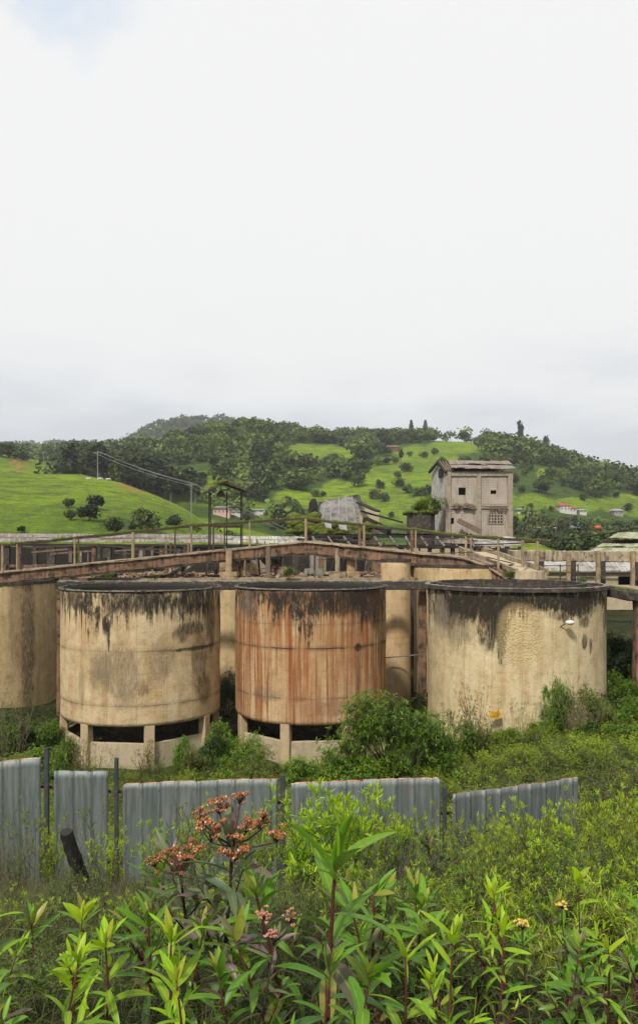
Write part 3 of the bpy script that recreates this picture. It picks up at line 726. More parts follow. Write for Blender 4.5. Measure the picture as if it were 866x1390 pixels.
for px, w_, mt in ((4, .2, 'tan'), (24, .16, 'tan'), (29, .2, 'concdark'), (102, .17, 'tan'), (107, .12, 'moss'), (181, .24, 'tan'), (238, .12, 'darksteel'), (260, .2, 'conc'), (290, .16, 'darksteel'), (305, .14, 'darksteel'), (339, .17, 'tan'), (415, .24, 'tan'),
                   (488, .24, 'redconc'), (494, .2, 'tan'), (559, .26, 'redconc'), (564, .17, 'tan'), (632, .18, 'tan'), (676, .18, 'conc'), (639, .12, 'conc')):
    p = wk(px, rail_py(px)); q = wk(px, beam_top(px)); q.x = p.x
    b = MB(O); b.beam(p, q + Vector((0, 0, -.1)), w_ * .62, w_ * .62, .008, 5, .02); b.build('post', M[mt], wlk)
# right end where the rail stands over the chute
for px, bot in ((709, 770), (729, 772), (747, 748)):
    p = wk(px, rail_py(px)); b = MB(O); b.beam(p, (p.x, p.y, Zp(bot, p.y)), .13, .13, .008, 5, .02)
    if px < 740: b.build('post', M['conc'], wlk)
b = MB(O)
for a_, c_ in (((560, 752), (700, 745)), ((430, 760), (560, 750)), ((300, 775), (415, 766)), ((60, 786), (250, 764))):
    p, q = wk(*a_), wk(*c_)
    b = MB(O); b.tube([p, (p + q) / 2 + Vector((0, 0, -.06)), q], .022, 5); b.build('cable_run', M['darksteel'], wlk)
# curved bridge end + chute, right of centre
ch = empty('concrete_chute', P(700, 775, 41), 'tan inclined concrete chute with a round end beside the curved end of the walkway', 'chute')
b = MB(ch.location)
b.beam(P(640, 750, 50), P(722, 781, 39.8), 1.6, .22, .03, 14, .04); b.build('trough_floor', M['tanpale'], ch)
for s_ in (-.8, .8):
    b = MB(ch.location); b.beam(P(640, 748, 50) + Vector((s_, 0, .15)), P(722, 779, 39.8) + Vector((s_, 0, .12)), .14, .3, .03, 14, .03); b.build('side_wall', M['conc'], ch)
p = P(716, 784, 40.2); b = MB(ch.location); b.tube([p + Vector((0, 0, -.6)), p + Vector((0, 0, .35))], .85, 14); b.build('round_end', M['tanpale'], ch)
b = MB(ch.location); b.beam(P(660, 756, 44), P(742, 776, 43), .06, .06); b.build('handrail', M['darksteel'], ch)

# ---------------------------------------------------------------- long shed at the back left
def roof_panels(b, A, B, C, Dd, nx, ny, lift=.05, jit=.05):
    """sheets covering the quad A-B (top) to D-C (bottom)"""
    A, B, C, Dd = map(Vector, (A, B, C, Dd))
    nrm = (B - A).cross(Dd - A).normalized()
    if nrm.z < 0: nrm = -nrm
    for j in range(ny):
        for i in range(nx):
            u0, u1 = i / nx, (i + 1) / nx + .006; v0, v1 = j / ny - (.02 if j else 0), (j + 1) / ny
            def pt(u, v): return (A + (B - A) * u) * (1 - v) + (Dd + (C - Dd) * u) * v
            o1 = nrm * (random.uniform(0, jit) + lift); o0 = nrm * (random.uniform(-.02, jit * .4))
            sk = random.uniform(-jit, jit) * .6
            m_ = 6
            for k in range(m_):     # corrugated
                ua, ub = u0 + (u1 - u0) * k / m_, u0 + (u1 - u0) * (k + 1) / m_
                ha, hb2 = (.05 if k % 2 else 0), (0 if k % 2 else .05)
                q = [pt(ua, v0) + o0 + nrm * ha, pt(ub, v0) + o0 + nrm * hb2, pt(ub, v1) + o1 + nrm * (hb2 + sk), pt(ua, v1) + o1 + nrm * (ha + sk)]
                b.add(q, [(0, 1, 2, 3)])
def mat_sheet(name, c1, c2, c3, moss=.3):
    m = NT(name); o = m.obj()
    isl = m.island()
    col = m.mix(isl, c1, c2)
    col = m.mix(m.mr(m.noise(m.map(o, (1, .4, 2)), 1.3, 6, .7), .5, .62, 0, .7), col, c3)
    col = m.mix(m.mr(m.noise(o, .35, 5, .7), .55, .66, 0, moss), col, (.10, .14, .02))
    return m.end(m.bsdf(col, .85, normal=m.bump(m.noise(o, 12, 4), .3, .03)))
M['sheet'] = mat_sheet('fibre_sheets', (.27, .225, .21), (.17, .14, .13), (.07, .06, .05), .5)
M['sheetpale'] = mat_sheet('pale_sheets', (.42, .40, .37), (.27, .25, .22), (.10, .09, .07), .3)
M['sheetmoss'] = mat_sheet('mossy_sheets', (.38, .38, .27), (.24, .25, .13), (.07, .07, .03), 1.0)
sh = empty('long_shed', (X(150, 70), 70, 0), 'long low open shed with mottled pinkish grey sheet roof across the left background', 'shed')
b = MB(sh.location); b_ridge = (Zp(724, 72), Zp(737, 68))
roof_panels(b, (X(-90, 72), 72, b_ridge[0]), (X(302, 72), 72, Zp(726, 72)), (X(306, 68), 68, Zp(738, 68)), (X(-90, 68), 68, Zp(736.5, 68)), 34, 2); b.build('roof', M['sheet'], sh)
b = MB(sh.location); roof_panels(b, (X(303, 71), 71, Zp(728, 71)), (X(415, 71), 71, Zp(729, 71)), (X(415, 68.5), 68.5, Zp(740, 68.5)), (X(303, 68.5), 68.5, Zp(739, 68.5)), 9, 2, .06, .12); b.build('roof_extension', M['sheetpale'], sh)
b = MB(sh.location); b.beam((X(-90, 68), 68.1, Zp(739, 68)), (X(415, 68), 68.1, Zp(741.5, 68)), .2, .22, .02, 40); b.build('eave_beam', M['black'], sh)
b = MB(sh.location); b.box(X(-90, 75), X(415, 75), 74.8, 75.0, 2.5, Zp(742, 75)); b.build('back_wall', M['black'], sh)  # under-roof shade painted black onto the wall
for i, px in enumerate((8, 27, 48, 70, 96, 128, 146, 170, 196, 222, 243, 270, 297, 326, 352, 380, 404)):
    b = MB(sh.location); x_ = X(px, 68.2); b.beam((x_, 68.3, 2), (x_, 68.3, Zp(741, 68)), .35 if i % 3 else .7, .35, .01, 4, .02)
    b.build('post', M['redconc'] if i % 4 == 1 else M['concdark'], sh)
for a_, c_, mt, t_ in ((232, 268, 'sheetpale', 741), (206, 230, 'redconc', 742), (156, 166, 'grey', 742), (266, 300, 'grey', 743), (338, 372, 'sheetpale', 741)):
    b = MB(sh.location); b.box(X(a_, 69), X(c_, 69), 69.0, 69.15, 2, Zp(t_, 69)); b.build('wall_panel', M[mt], sh)
wall_piece(-40, 130, 60, 766, 'low brown wall under the long shed at far left', M['redconc'], bot=3, holes=[(10, 24, 770, 800), (60, 78, 768, 800)])
wall_piece(130, 300, 61, 757, 'low dark wall in front of the long shed', M['black'], bot=3, holes=[(150, 164, 757, 790)])  # wall colour holds the deep shade around the shed
wall_piece(300, 560, 62, 748, 'pale grey crumbling wall behind the walkway peak', M['grey'], bot=3, holes=[(330, 350, 752, 790), (380, 430, 754, 790), (500, 520, 751, 790)])

# truss canopy right of the peak
tr = empty('truss_canopy', (X(530, 58), 58, 3), 'dark open truss with pale diagonal struts right of the walkway peak', 'canopy')
for (y_, h_) in ((727.5, .2), (741, .26)):
    b = MB(tr.location); b.beam(P(412, y_, 58), P(642, y_ + 1, 58), .2, h_, .015, 30); b.build('chord', M['black'], tr)
for i, px in enumerate(range(424, 640, 21)):
    b = MB(tr.location); b.beam(P(px, 728, 57.9), P(px + 7 + (i % 3) * 2, 741, 57.9), .12, .14, .01, 2); b.build('strut', M['lip'] if i % 2 else M['grey'], tr)
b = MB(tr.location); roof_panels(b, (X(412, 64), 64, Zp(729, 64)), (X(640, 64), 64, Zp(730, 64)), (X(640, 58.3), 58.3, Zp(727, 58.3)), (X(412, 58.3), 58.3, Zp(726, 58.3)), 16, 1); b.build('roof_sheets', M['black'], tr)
for px in (440, 470, 506, 520, 528, 545, 583, 600, 614, 626):
    b = MB(tr.location); b.beam(P(px, 741, 58.4), (X(px, 58.4), 58.4, 3), .3, .3, .01, 4, .02); b.build('post', M['redconc'] if px % 4 else M['conc'], tr)
# whitish lean-to roof in front of the tall building
lr = empty('lean_to', (X(670, 60), 60, 3.5), 'whitish broken lean-to roof at the foot of the tall building', 'shed')
b = MB(lr.location); roof_panels(b, (X(634, 66), 66, Zp(729, 66)), (X(700, 66), 66, Zp(729, 66)), (X(712, 60), 60, Zp(742, 60)), (X(641, 60), 60, Zp(743, 60)), 7, 2, .06, .1); b.build('roof', M['sheetpale'], lr)
for px in (646, 655, 663, 676, 688, 706):
    b = MB(lr.location); b.beam(P(px, 742, 60.3), (X(px, 60.3), 60.3, 3.5), .32, .32, .01, 4, .02); b.build('post', M['redconc'] if px % 2 else M['concdark'], lr)
b = MB(lr.location); b.box(X(642, 64), X(706, 64), 64, 64.2, 3.5, Zp(744, 64)); b.build('back_wall', M['tanpale'], lr)
wall_piece(556, 640, 66, 744, 'low tan wall at the foot of the tall building', M['tanpale'], bot=3.5)

# stilted hut with a gable roof and a lamp
ht = empty('roofed_platform', (X(305, 50), 50, ZD), 'open gabled hut with mossy roof on thin dark legs above the walkway', 'hut')
O2 = ht.location
pk = [(X(306, 49), 49, Zp(656, 49)), (X(303, 53), 53, Zp(658, 53))]
ea = [(X(276, 49), 49, Zp(670, 49)), (X(275, 53), 53, Zp(672, 53))]; eb = [(X(334, 49), 49, Zp(666, 49)), (X(331, 53), 53, Zp(669, 53))]
for e in (ea, eb):
    b = MB(O2)
    for k in range(8):
        f0, f1 = k / 8, (k + 1) / 8
        def L2(p, q, f): return Vector(p) * (1 - f) + Vector(q) * f
        q_ = [L2(pk[0], e[0], f0), L2(pk[0], e[0], f1), L2(pk[1], e[1], f1), L2(pk[1], e[1], f0)]
        up = [v + Vector((0, 0, .09 + .05 * (k % 2))) for v in q_]
        b.add(q_ + up, [(0, 1, 2, 3), (7, 6, 5, 4), (0, 4, 5, 1), (1, 5, 6, 2), (2, 6, 7, 3), (3, 7, 4, 0)])
    b.build('roof_slope', M['concdark'], ht)
b = MB(O2)
for k in range(26):
    f = random.random() ** 2 * .8; e = ea if random.random() < .5 else eb
    b.blob(L2(L2(pk[0], e[0], f), L2(pk[1], e[1], f), random.random()) + Vector((0, 0, .14)), random.uniform(.12, .3), (1.2, 1.2, .5), 1, .25)
b.build('moss', M['moss'], ht, True)
for (px, D_) in ((284, 49.3), (329, 49.3), (286, 52.7), (308, 52.7), (327, 52.7)):
    b = MB(O2); x_ = X(px, D_); b.beam((x_, D_, ZD - .03), (x_, D_, Zp(668, D_)), .07, .07, .004, 3); b.build('leg', M['black'], ht)
for y_, m_ in ((690, 'darksteel'), (712, 'moss')):
    for D_ in (49.3, 52.7):
        b = MB(O2); b.beam((X(283, D_), D_, Zp(y_, D_)), (X(330, D_), D_, Zp(y_ - 1, D_)), .06, .07, .01, 4); b.build('crossbar', M[m_], ht)
b = MB(O2); b.box(X(286, 50), X(322, 50), 49.5, 52.4, Zp(715, 50), Zp(713, 50)); b.build('floor_deck', M['darksteel'], ht)
lo_ = P(300, 670, 50.5)
hl = empty('hanging_lamp', lo_, 'pale bell shaped lamp hanging under the gabled hut roof', 'lamp')
b = MB(lo_); b.tube([lo_ + Vector((0, 0, .5)), lo_ + Vector((0, 0, .12))], .02, 5); b.build('lamp_rod', M['darksteel'], hl)
b = MB(lo_); b.tube([lo_ + Vector((0, 0, .22)), lo_ + Vector((0, 0, .1)), lo_ + Vector((0, 0, -.12)), lo_ + Vector((0, 0, -.2))], [.05, .14, .3, .32], 12); b.build('lamp_shade', M['lip'], hl, True)

# collapsed grey roof behind the peak
gr = empty('collapsed_roof', (X(455, 76), 76, 5), 'huge tilted grey roof of a collapsed hall with moss and a black opening', 'ruin')
def patch(name, grid, mat, smooth=True, th=0):
    b = MB(gr.location); n_ = len(grid); k = len(grid[0]); vs = [v for row in grid for v in row]
    b.add(vs, [(i * k + j, i * k + j + 1, (i + 1) * k + j + 1, (i + 1) * k + j) for i in range(n_ - 1) for j in range(k - 1)])
    return b.build(name, mat, gr, smooth)
G = []
for i in range(9):
    f = i / 8; row = []
    for j in range(13):
        g = j / 12
        xl = np.interp(f, [0, 1], [434, 420]); xr = np.interp(f, [0, 1], [486, 500])
        yt = np.interp(g, [0, .12, .8, 1], [685, 680, 673, 678]); yb = 733
        px = xl + (xr - xl) * g; py = yt + (yb - yt) * f ** 1.1
        D = 82 - 8 * f + .07 * random.uniform(-1, 1)
        row.append(P(px, py, D))
    G.append(row)
M['slate'] = mat_rough('lichen_grey', (.24, .225, .22), (.13, .125, .115), (.045, .055, .02), .5, 1.0)
patch('tilted_roof', G, M['slate'], False)
for q0, q1, w_ in (((434, 684), (486, 673), .3), ((486, 673), (501, 731), .35), ((434, 684), (420, 733), .25)):
    b = MB(gr.location); b.beam(P(q0[0], q0[1], 82 if q0[1] < 700 else 74), P(q1[0], q1[1], 82 if q1[1] < 700 else 73.8), w_, .3, .03, 10); b.build('roof_edge', M['concdark'], gr)
for g_ in (.18, .36, .55, .74, .9):
    a0 = G[0][int(g_ * 12)]; a1 = G[8][int(g_ * 12)]
    b = MB(gr.location); b.beam(a0 + Vector((0, -.05, .05)), a1 + Vector((0, -.05, .05)), .12, .1, .02, 8); b.build('roof_batten', M['grey'], gr)
b = MB(gr.location); b.box(X(424, 82), X(488, 82), 80.5, 84, 4, Zp(690, 82)); b.build('hall_block', M['grey'], gr)
b = MB(gr.location); b.box(X(487, 78), X(512, 78), 76, 82, 4, Zp(692, 78)); b.build('side_wall', M['tanpale'], gr)
b = MB(gr.location); b.blob(P(425, 689, 78.5), .75, (.7, .5, 1.3), 2, .2); b.build('opening_shade_lump', M['black'], gr)  # solid black lump standing in for a shaded opening
for a_, c_ in (((486, 682), (513, 694)), ((490, 694), (546, 709)), ((495, 706), (528, 721))):
    b = MB(gr.location); b.beam(P(a_[0], a_[1], 75.5), P(c_[0], c_[1], 72), .5 if a_[1] != 694 else .2, .15 if a_[1] != 706 else .6, .02, 6); b.build('rafter', M['black'], gr)
b = MB(gr.location)
for k in range(160):
    px = random.uniform(398, 500); py = random.uniform(700, 726) if px < 430 else random.uniform(712, 728)
    b.blob(P(px, py, 73.2), random.uniform(.2, .7), (1.3, 1, .6), 1, .3)
b.build('overgrowth', M['moss'], gr, True)
for px, py, w_, h_ in ((445, 713, 10, 9), (465, 716, 12, 8), (477, 722, 10, 3)):
    p = P(px, py, 72); o = MB(p); o.add([p + Vector((-w_ * .034, 0, h_ * .034)), p + Vector((w_ * .03, 0, h_ * .03)), p + Vector((w_ * .036, .2, -h_ * .034)), p + Vector((-w_ * .02, .2, -h_ * .02))] +
        [p + Vector((-w_ * .034, .05, h_ * .034)), p + Vector((w_ * .03, .05, h_ * .03)), p + Vector((w_ * .036, .25, -h_ * .034)), p + Vector((-w_ * .02, .25, -h_ * .02))], [(0, 1, 2, 3), (7, 6, 5, 4), (0, 4, 5, 1), (1, 5, 6, 2), (2, 6, 7, 3), (3, 7, 4, 0)])
    mm = M.get('white') or M.setdefault('white', mat_rough('white_paint', (.72, .73, .74), (.6, .6, .6), None, 1))
    ob = o.build('loose_sheet', mm, loc=p)
    tagm(ob, {445: 'upright bright white loose sheet on the collapsed grey roof', 465: 'tilted bright white loose sheet right of the upright one', 477: 'flat narrow white sheet low on the collapsed grey roof'}[px], 'sheet', 'loose white sheets on the collapsed roof')

# ---------------------------------------------------------------- tall building
def mat_block():
    m = NT('weathered_brick'); o = m.obj(); s = m.sep(o)
    br = m.n('ShaderNodeTexBrick'); mp_ = m.n('ShaderNodeCombineXYZ')
    m.l(m.math('ADD', s[0], s[1]), mp_.inputs[0]); m.l(s[2], mp_.inputs[1]); m.l(mp_.outputs[0], br.inputs['Vector'])
    br.inputs['Scale'].default_value = 1; br.inputs['Brick Width'].default_value = .4; br.inputs['Row Height'].default_value = .17; br.inputs['Mortar Size'].default_value = .018
    br.inputs['Color1'].default_value = (.36, .305, .24, 1); br.inputs['Color2'].default_value = (.36, .305, .24, 1); br.inputs['Mortar'].default_value = (.31, .265, .21, 1)
    n = m.noise(o, .6, 6, .7)
    col = m.mix(m.mr(n, .45, .6, 0, .55), br.outputs[0], (.44, .39, .32))
    col = m.mix(m.mr(m.noise(m.map(o, (2, 2, .3)), 1.5, 5, .6), .5, .66, 0, .5), col, (.11, .09, .07))
    return m.end(m.bsdf(col, .92, normal=m.bump(m.math('ADD', br.outputs[1], m.noise(o, 5, 6, .7)), .7, .08)))
M['block'] = mat_block()
M['frame'] = mat_rough('building_frame', (.36, .30, .23), (.29, .24, .18), (.12, .10, .075), 1.2, .5, streak=.4)
M['whitewash'] = mat_rough('peeling_whitewash', (.56, .53, .48), (.38, .34, .29), (.12, .10, .085), .9, .7, streak=.6, streak_col=(.10, .08, .065))
Db = 76.0
M['roofbrown'] = mat_sheet('brown_sheets', (.27, .22, .19), (.19, .15, .13), (.06, .05, .04), .3)
bl = empty('tower_building', (X(650, Db), Db, 4), 'tall square derelict building of brown brick with crumbling sheet roof and few small holes', 'building')
OB = bl.location
xa, xb = X(606, Db), X(694, Db); zt = Zp(640, Db); zb = 4.0
# side wall runs back and left
sx_, sy_ = X(585.5, 82.5), 82.5
bk = Vector((sx_ - xa, sy_ - Db, 0)); 
# front wall as strips with openings
ops = [(622, 632, 662, 672), (665.5, 673.5, 665.5, 670.5), (608, 616, 703, 711)]
b = MB(OB)
pxs = sorted(set([606, 694] + [v for o_ in ops for v in o_[:2]] + [662, 682]))
for i in range(len(pxs) - 1):
    a, c = pxs[i], pxs[i + 1]; mid = (a + c) / 2
    cuts = [o_ for o_ in ops + [(662, 682, 697, 711)] if o_[0] <= mid <= o_[1]]
    cuts.sort(key=lambda o_: -o_[3]); z0 = zb
    for o_ in cuts:
        b.box(X(a, Db), X(c, Db), Db, Db + .3, z0, Zp(o_[3], Db)); z0 = Zp(o_[2], Db)
    b.box(X(a, Db), X(c, Db), Db, Db + .3, z0, zt)
b.build('front_wall', M['block'], bl)
b = MB(OB)
A = Vector((xa, Db, 0)); Bq = Vector((sx_, sy_, 0)); n_ = 10
vs = []; 
for k in range(n_ + 1):
    p = A + (Bq - A) * (k / n_)
    ztop = float(np.interp(k / n_, [0, .55, 1], [Zp(641, Db), Zp(632, 79.5), Zp(640, 82.5)]))
    vs += [(p.x, p.y + .01, zb), (p.x, p.y + .01, ztop), (p.x + .3, p.y + .3, zb), (p.x + .3, p.y + .3, ztop)]
fs = []
for k in range(n_):
    q = k * 4; fs += [(q, q + 4, q + 5, q + 1), (q + 2, q + 3, q + 7, q + 6), (q + 1, q + 5, q + 7, q + 3)]
b.add(vs, fs); b.build('side_wall', M['whitewash'], bl)
b = MB(OB); b.box(xa + .35, xb, Db + 6.3, Db + 6.5, zb, zt); b.build('rear_wall', M['block'], bl)
b = MB(OB); b.box(xb - .3, xb - .003, Db + .31, Db + 6.3, zb, zt - .002); b.build('far_side_wall', M['block'], bl)
for px, w_ in ((608, .5), (649.5, .42), (692, .5)):
    b = MB(OB); b.beam((X(px, Db), Db - .06, zb), (X(px, Db), Db - .06, zt - .02), w_, .22, .012, 12, .02, up=(0, 1, 0)); b.build('frame_column', M['frame'], bl)
for py, h_ in ((644, .35), (685.5, .30), (689.5, .16)):
    b = MB(OB); b.beam((xa + .2, Db - .05, Zp(py, Db)), (xb - .15, Db - .05, Zp(py, Db)), .2, h_, .014, 16, .02); b.build('frame_beam', M['frame'], bl)
for i, o_ in enumerate(ops):
    b = MB(OB); b.box(X(o_[0] - .6, Db), X(o_[1] + .6, Db), Db + .55, Db + .6, Zp(o_[3] + .5, Db), Zp(o_[2] - .5, Db)); b.build('hole_shade_panel', M['black'], bl)  # black panel painted as the shade inside each hole
lw = MB(OB)
for k in range(6): x_ = X(662 + k * 4, Db); lw.box(x_ - .06, x_ + .06, Db - .08, Db + .12, Zp(711, Db), Zp(697, Db))
for k in range(4): z_ = Zp(698.5 + k * 4, Db); lw.box(X(662, Db), X(682, Db), Db - .076, Db + .11, z_ - .055, z_ + .055)
lat = lw.build('window_lattice', M['frame'], bl)
b = MB(OB); b.box(X(661, Db), X(683, Db), Db + .5, Db + .55, Zp(712, Db), Zp(696, Db)); b.build('window_shadow_panel', M['black'], bl)  # black panel painted as the shade behind the lattice
b = MB(OB); b.box(X(662, Db), X(668, Db), Db + .2, Db + .26, Zp(711, Db), Zp(697, Db)); b.build('window_infill', M['frame'], bl)
# gable roof, ridge set back, the left end broken open
zr = Zp(625.5, Db + 3.2)
b = MB(OB); roof_panels(b, (X(609, Db + 3), Db + 3.2, zr), (X(690, Db + 3), Db + 3.2, zr - .05), (xb + .35, Db - .5, zt + .05), (X(611, Db), Db - .5, zt + .1), 10, 2, .10, .13); b.build('roof', M['roofbrown'], bl)
b = MB(OB); roof_panels(b, (X(596, Db + 3), Db + 3.2, zr), (X(690, Db + 3), Db + 3.2, zr), (X(690, Db), Db + 7, zt), (X(590, Db + 6), Db + 7, zt), 9, 1, .1, .1); b.build('rear_roof', M['sheet'], bl)
b = MB(OB); b.beam((sx_ - .3, sy_ - .3, Zp(641, 82)), (X(594, 79), 79, Zp(627, 79)), .2, .25, .02, 4); b.build('gable_board', M['black'], bl)
b = MB(OB); b.beam((X(594, 79), 79, Zp(627, 79)), (X(604, Db), Db - .4, Zp(642, Db)), .2, .22, .02, 4); b.build('gable_board', M['black'], bl)
for k in range(4):
    b = MB(OB); b.beam((X(598 + k * 4, Db + 2), Db + 2.8, zr - .1), (X(605 + k * 3, Db), Db - .2, zt + .05), .14, .16, .02, 3); b.build('bare_rafter', M['wood'], bl)
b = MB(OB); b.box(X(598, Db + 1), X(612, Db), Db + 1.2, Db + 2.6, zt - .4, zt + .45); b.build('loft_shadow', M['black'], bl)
for k, (px, py, s_) in enumerate(((620, 687.5, .34), (634, 687, .42), (640, 688, .36))):
    b = MB(OB)
    for q in range(14): b.blob(P(px + random.uniform(-3, 3), py + random.uniform(-2, 2), Db - .3), s_ * random.uniform(.3, .8), (1, .6, .8), 1, .3)
    b.build('dead_tuft', M['wood'], bl)
b = MB(OB)
for q in range(16): b.beam(P(664 + q * 1.5, 688, Db - .2), P(664 + q * 1.5 + random.uniform(-1, 1), random.uniform(691, 695), Db - .25), .07, .07)
b.build('hanging_roots', M['wood'], bl)
plank(P(621, 706, Db - 1), P(652, 722, Db - 1.5), .35, .5, M['wood'], 'long broken timber leaning on the tall derelict building', n=8)

# dark round vat with grass on top left of the building
dv = empty('overgrown_vat', (X(571, 77), 77, 4), 'dark stained vat with grass growing on top, left of the tall derelict building', 'vat')
b = MB(dv.location); b.beam((X(571, 77), 77, 4), (X(571, 77), 77, Zp(697, 77)), 2.6, 2.6, .04, 10, .5); b.build('vat_wall', M['concdark'], dv)
b = MB(dv.location)
for k in range(70): b.blob((X(571, 77) + random.uniform(-1.4, 1.4), 77 + random.uniform(-1.4, 1.2), Zp(696, 77)), random.uniform(.15, .4), (1.2, 1.2, .7), 1, .3)
b.build('grass_top', M['moss'], dv, True)

# ---------------------------------------------------------------- right side sheds
rs = empty('mossy_shed', (X(850, 75), 75, 4), 'shed with two stacked mossy sheet roofs at the right edge', 'shed')
b = MB(rs.location); roof_panels(b, (X(838, 84), 84, Zp(723, 84)), (X(990, 84), 84, Zp(721, 84)), (X(1000, 78), 78, Zp(731, 78)), (X(824, 78), 78, Zp(733, 78)), 14, 1, .06, .1); b.build('upper_roof', M['sheetmoss'], rs)
b = MB(rs.location); roof_panels(b, (X(816, 78), 78, Zp(738, 78)), (X(1000, 78), 78, Zp(738, 78)), (X(1010, 72), 72, Zp(751, 72)), (X(798, 72), 72, Zp(751, 72)), 16, 2, .06, .1); b.build('lower_roof', M['sheetmoss'], rs)
b = MB(rs.location); b.box(X(832, 80), X(1000, 80), 79.5, 83, 4, Zp(733, 80)); b.build('clerestory', M['concdark'], rs)
b = MB(rs.location); b.box(X(806, 74), X(1000, 74), 73.5, 78, 4, Zp(751, 74)); b.build('hall_wall', M['tanpale'], rs)
b = MB(rs.location); b.beam((X(798, 72), 71.9, Zp(752, 72)), (X(1010, 72), 71.9, Zp(752, 72)), .1, .18, .01, 20); b.build('eave_edge', M['sheetpale'], rs)
gb = empty('girder_frame', (X(780, 52), 52, 3), 'long stained concrete girder on four slim columns in front of the right sheds', 'frame')
b = MB(gb.location); b.beam(P(690, 754, 52), P(930, 757, 52), .4, .72, .03, 60, .05); b.build('girder', M['tanstain'] if 'tanstain' in M else M.setdefault('tanstain', mat_rough('stained_girder', (.42, .34, .23), (.30, .24, .16), (.04, .034, .028), .9, .9, streak=.8)), gb)
for px in (728, 771, 811, 858, 905):
    b = MB(gb.location); b.beam(P(px, 748, 51.7), (X(px, 51.7), 51.7, Zp(800, 51.7)), .24, .28, .02, 10, .03); b.build('column', M['tan'], gb)
    b = MB(gb.location); b.beam(P(px + 6, 762, 54), (X(px + 6, 54), 54, Zp(800, 54)), .36, .3, .02, 8, .03); b.build('rear_column', M['concdark'], gb)
ls = empty('low_shed', (X(800, 64), 64, 4), 'low tan shed with grey sheet roof and black openings behind the long girder', 'shed')
b = MB(ls.location); roof_panels(b, (X(700, 68), 68, Zp(760, 68)), (X(960, 68), 68, Zp(764, 68)), (X(960, 63), 63, Zp(777, 63)), (X(720, 63), 63, Zp(776, 63)), 22, 1, .05, .06); b.build('roof', M['sheetpale'], ls)
b = MB(ls.location)
for a_, c_, t_, bt in ((722, 786, 777, 830), (786, 806, 785, 830), (786, 806, 777, 783.5), (806, 838, 777, 830), (838, 862, 777, 782.5), (838, 862, 794, 830), (862, 960, 777, 830)):
    b.box(X(a_, 63.5), X(c_, 63.5), 63.4, 63.7, Zp(bt, 63.5), Zp(t_, 63.5))
b.build('front_wall', M['tanpale'], ls)
b = MB(ls.location); b.box(X(722, 66), X(960, 66), 65.8, 66, 3, Zp(777, 66)); b.build('interior', M['black'], ls)  # black sheet painted as the shade inside the shed
b = MB(ls.location); b.beam((X(720, 63), 62.95, Zp(777.5, 63)), (X(960, 63), 62.95, Zp(778.5, 63)), .08, .14, .01, 20); b.build('eave', M['black'], ls)
# handrails between chute and girder
hr = empty('steel_handrail', P(800, 790, 46), 'thin rusty handrail of bars between the pale yellow tank and the low shed', 'handrail')
for y_ in (768, 777): 
    b = MB(hr.location); b.beam(P(735, y_, 48), P(784, y_, 48), .05, .05); b.build('bar', M['darksteel'], hr)
for px in (735, 760, 784):
    b = MB(hr.location); b.beam(P(px, 766, 48), P(px, 802, 48), .06, .06); b.build('upright', M['darksteel'], hr)
wall_piece(705, 742, 45, 777, 'low mossy brown wall behind the rim of the pale yellow tank', M['conc'], bot=Zp(815, 45))
# slab bridge going out of frame at right
sb = empty('slab_bridge', P(850, 800, 33), 'thick slab bridge with mossy top running from the pale yellow tank out of frame', 'bridge')
b = MB(sb.location)
A_, B_ = P(820, 803, 34.5), P(960, 824, 29.5)
d_ = (B_ - A_).normalized(); 
b.beam(A_, B_, .35, .42, .03, 14, .05); b.build('edge_beam', M['concdark'], sb)
b = MB(sb.location); q0, q1 = P(818, 799.5, 35), P(960, 811, 31.5); q2, q3 = P(960, 800, 44), P(812, 793, 44)
b.add([q0, q1, q2, q3] + [v - Vector((0, 0, .3)) for v in (q0, q1, q2, q3)], [(0, 1, 2, 3), (7, 6, 5, 4), (0, 4, 5, 1), (1, 5, 6, 2), (2, 6, 7, 3), (3, 7, 4, 0)]); b.build('deck', M['conc'], sb)
b = MB(sb.location)
for k in range(60):
    f = random.random(); b.blob(A_ + (B_ - A_) * f * .7 + Vector((0, random.uniform(.2, .9), .24)), random.uniform(.08, .22), (1.5, 1, .35), 1, .3)
b.build('moss', M['moss'], sb, True)
b = MB(sb.location); cpt = P(869, 815, 33); b.beam((cpt.x, cpt.y, 0), (cpt.x, cpt.y, cpt.z), .52, .5, .02, 14, .03); b.build('column', M['redconc'], sb)

# overhead cable with the orange marker ball
def sag(p, q, s, n=20): return [Vector(p) * (1 - i / n) + Vector(q) * (i / n) - Vector((0, 0, s * 4 * (i / n) * (1 - i / n))) for i in range(n + 1)]
b = MB(); b.tube(sag(P(600, 738, 60), P(990, 684, 60), 1.0, 24), .05, 5); tagm(b.build('overhead_cable', M['black']), 'black sagging cable crossing the right half and carrying an orange ball', 'cable')
mm = NT('orange_paint'); mo = mm.end(mm.bsdf((.42, .085, .045), .6))
bp = P(811, 716.2, 60); b = MB(bp); b.tube([bp + Vector((0, 0, -.17)), bp + Vector((0, 0, -.16)), bp + Vector((0, 0, 0)), bp + Vector((0, 0, .16)), bp + Vector((0, 0, .17))], [.04, .2, .27, .2, .04], 16)
tagm(b.build('marker_ball', mo, None, True, bp), 'orange red marker ball hanging on the black cable', 'ball')

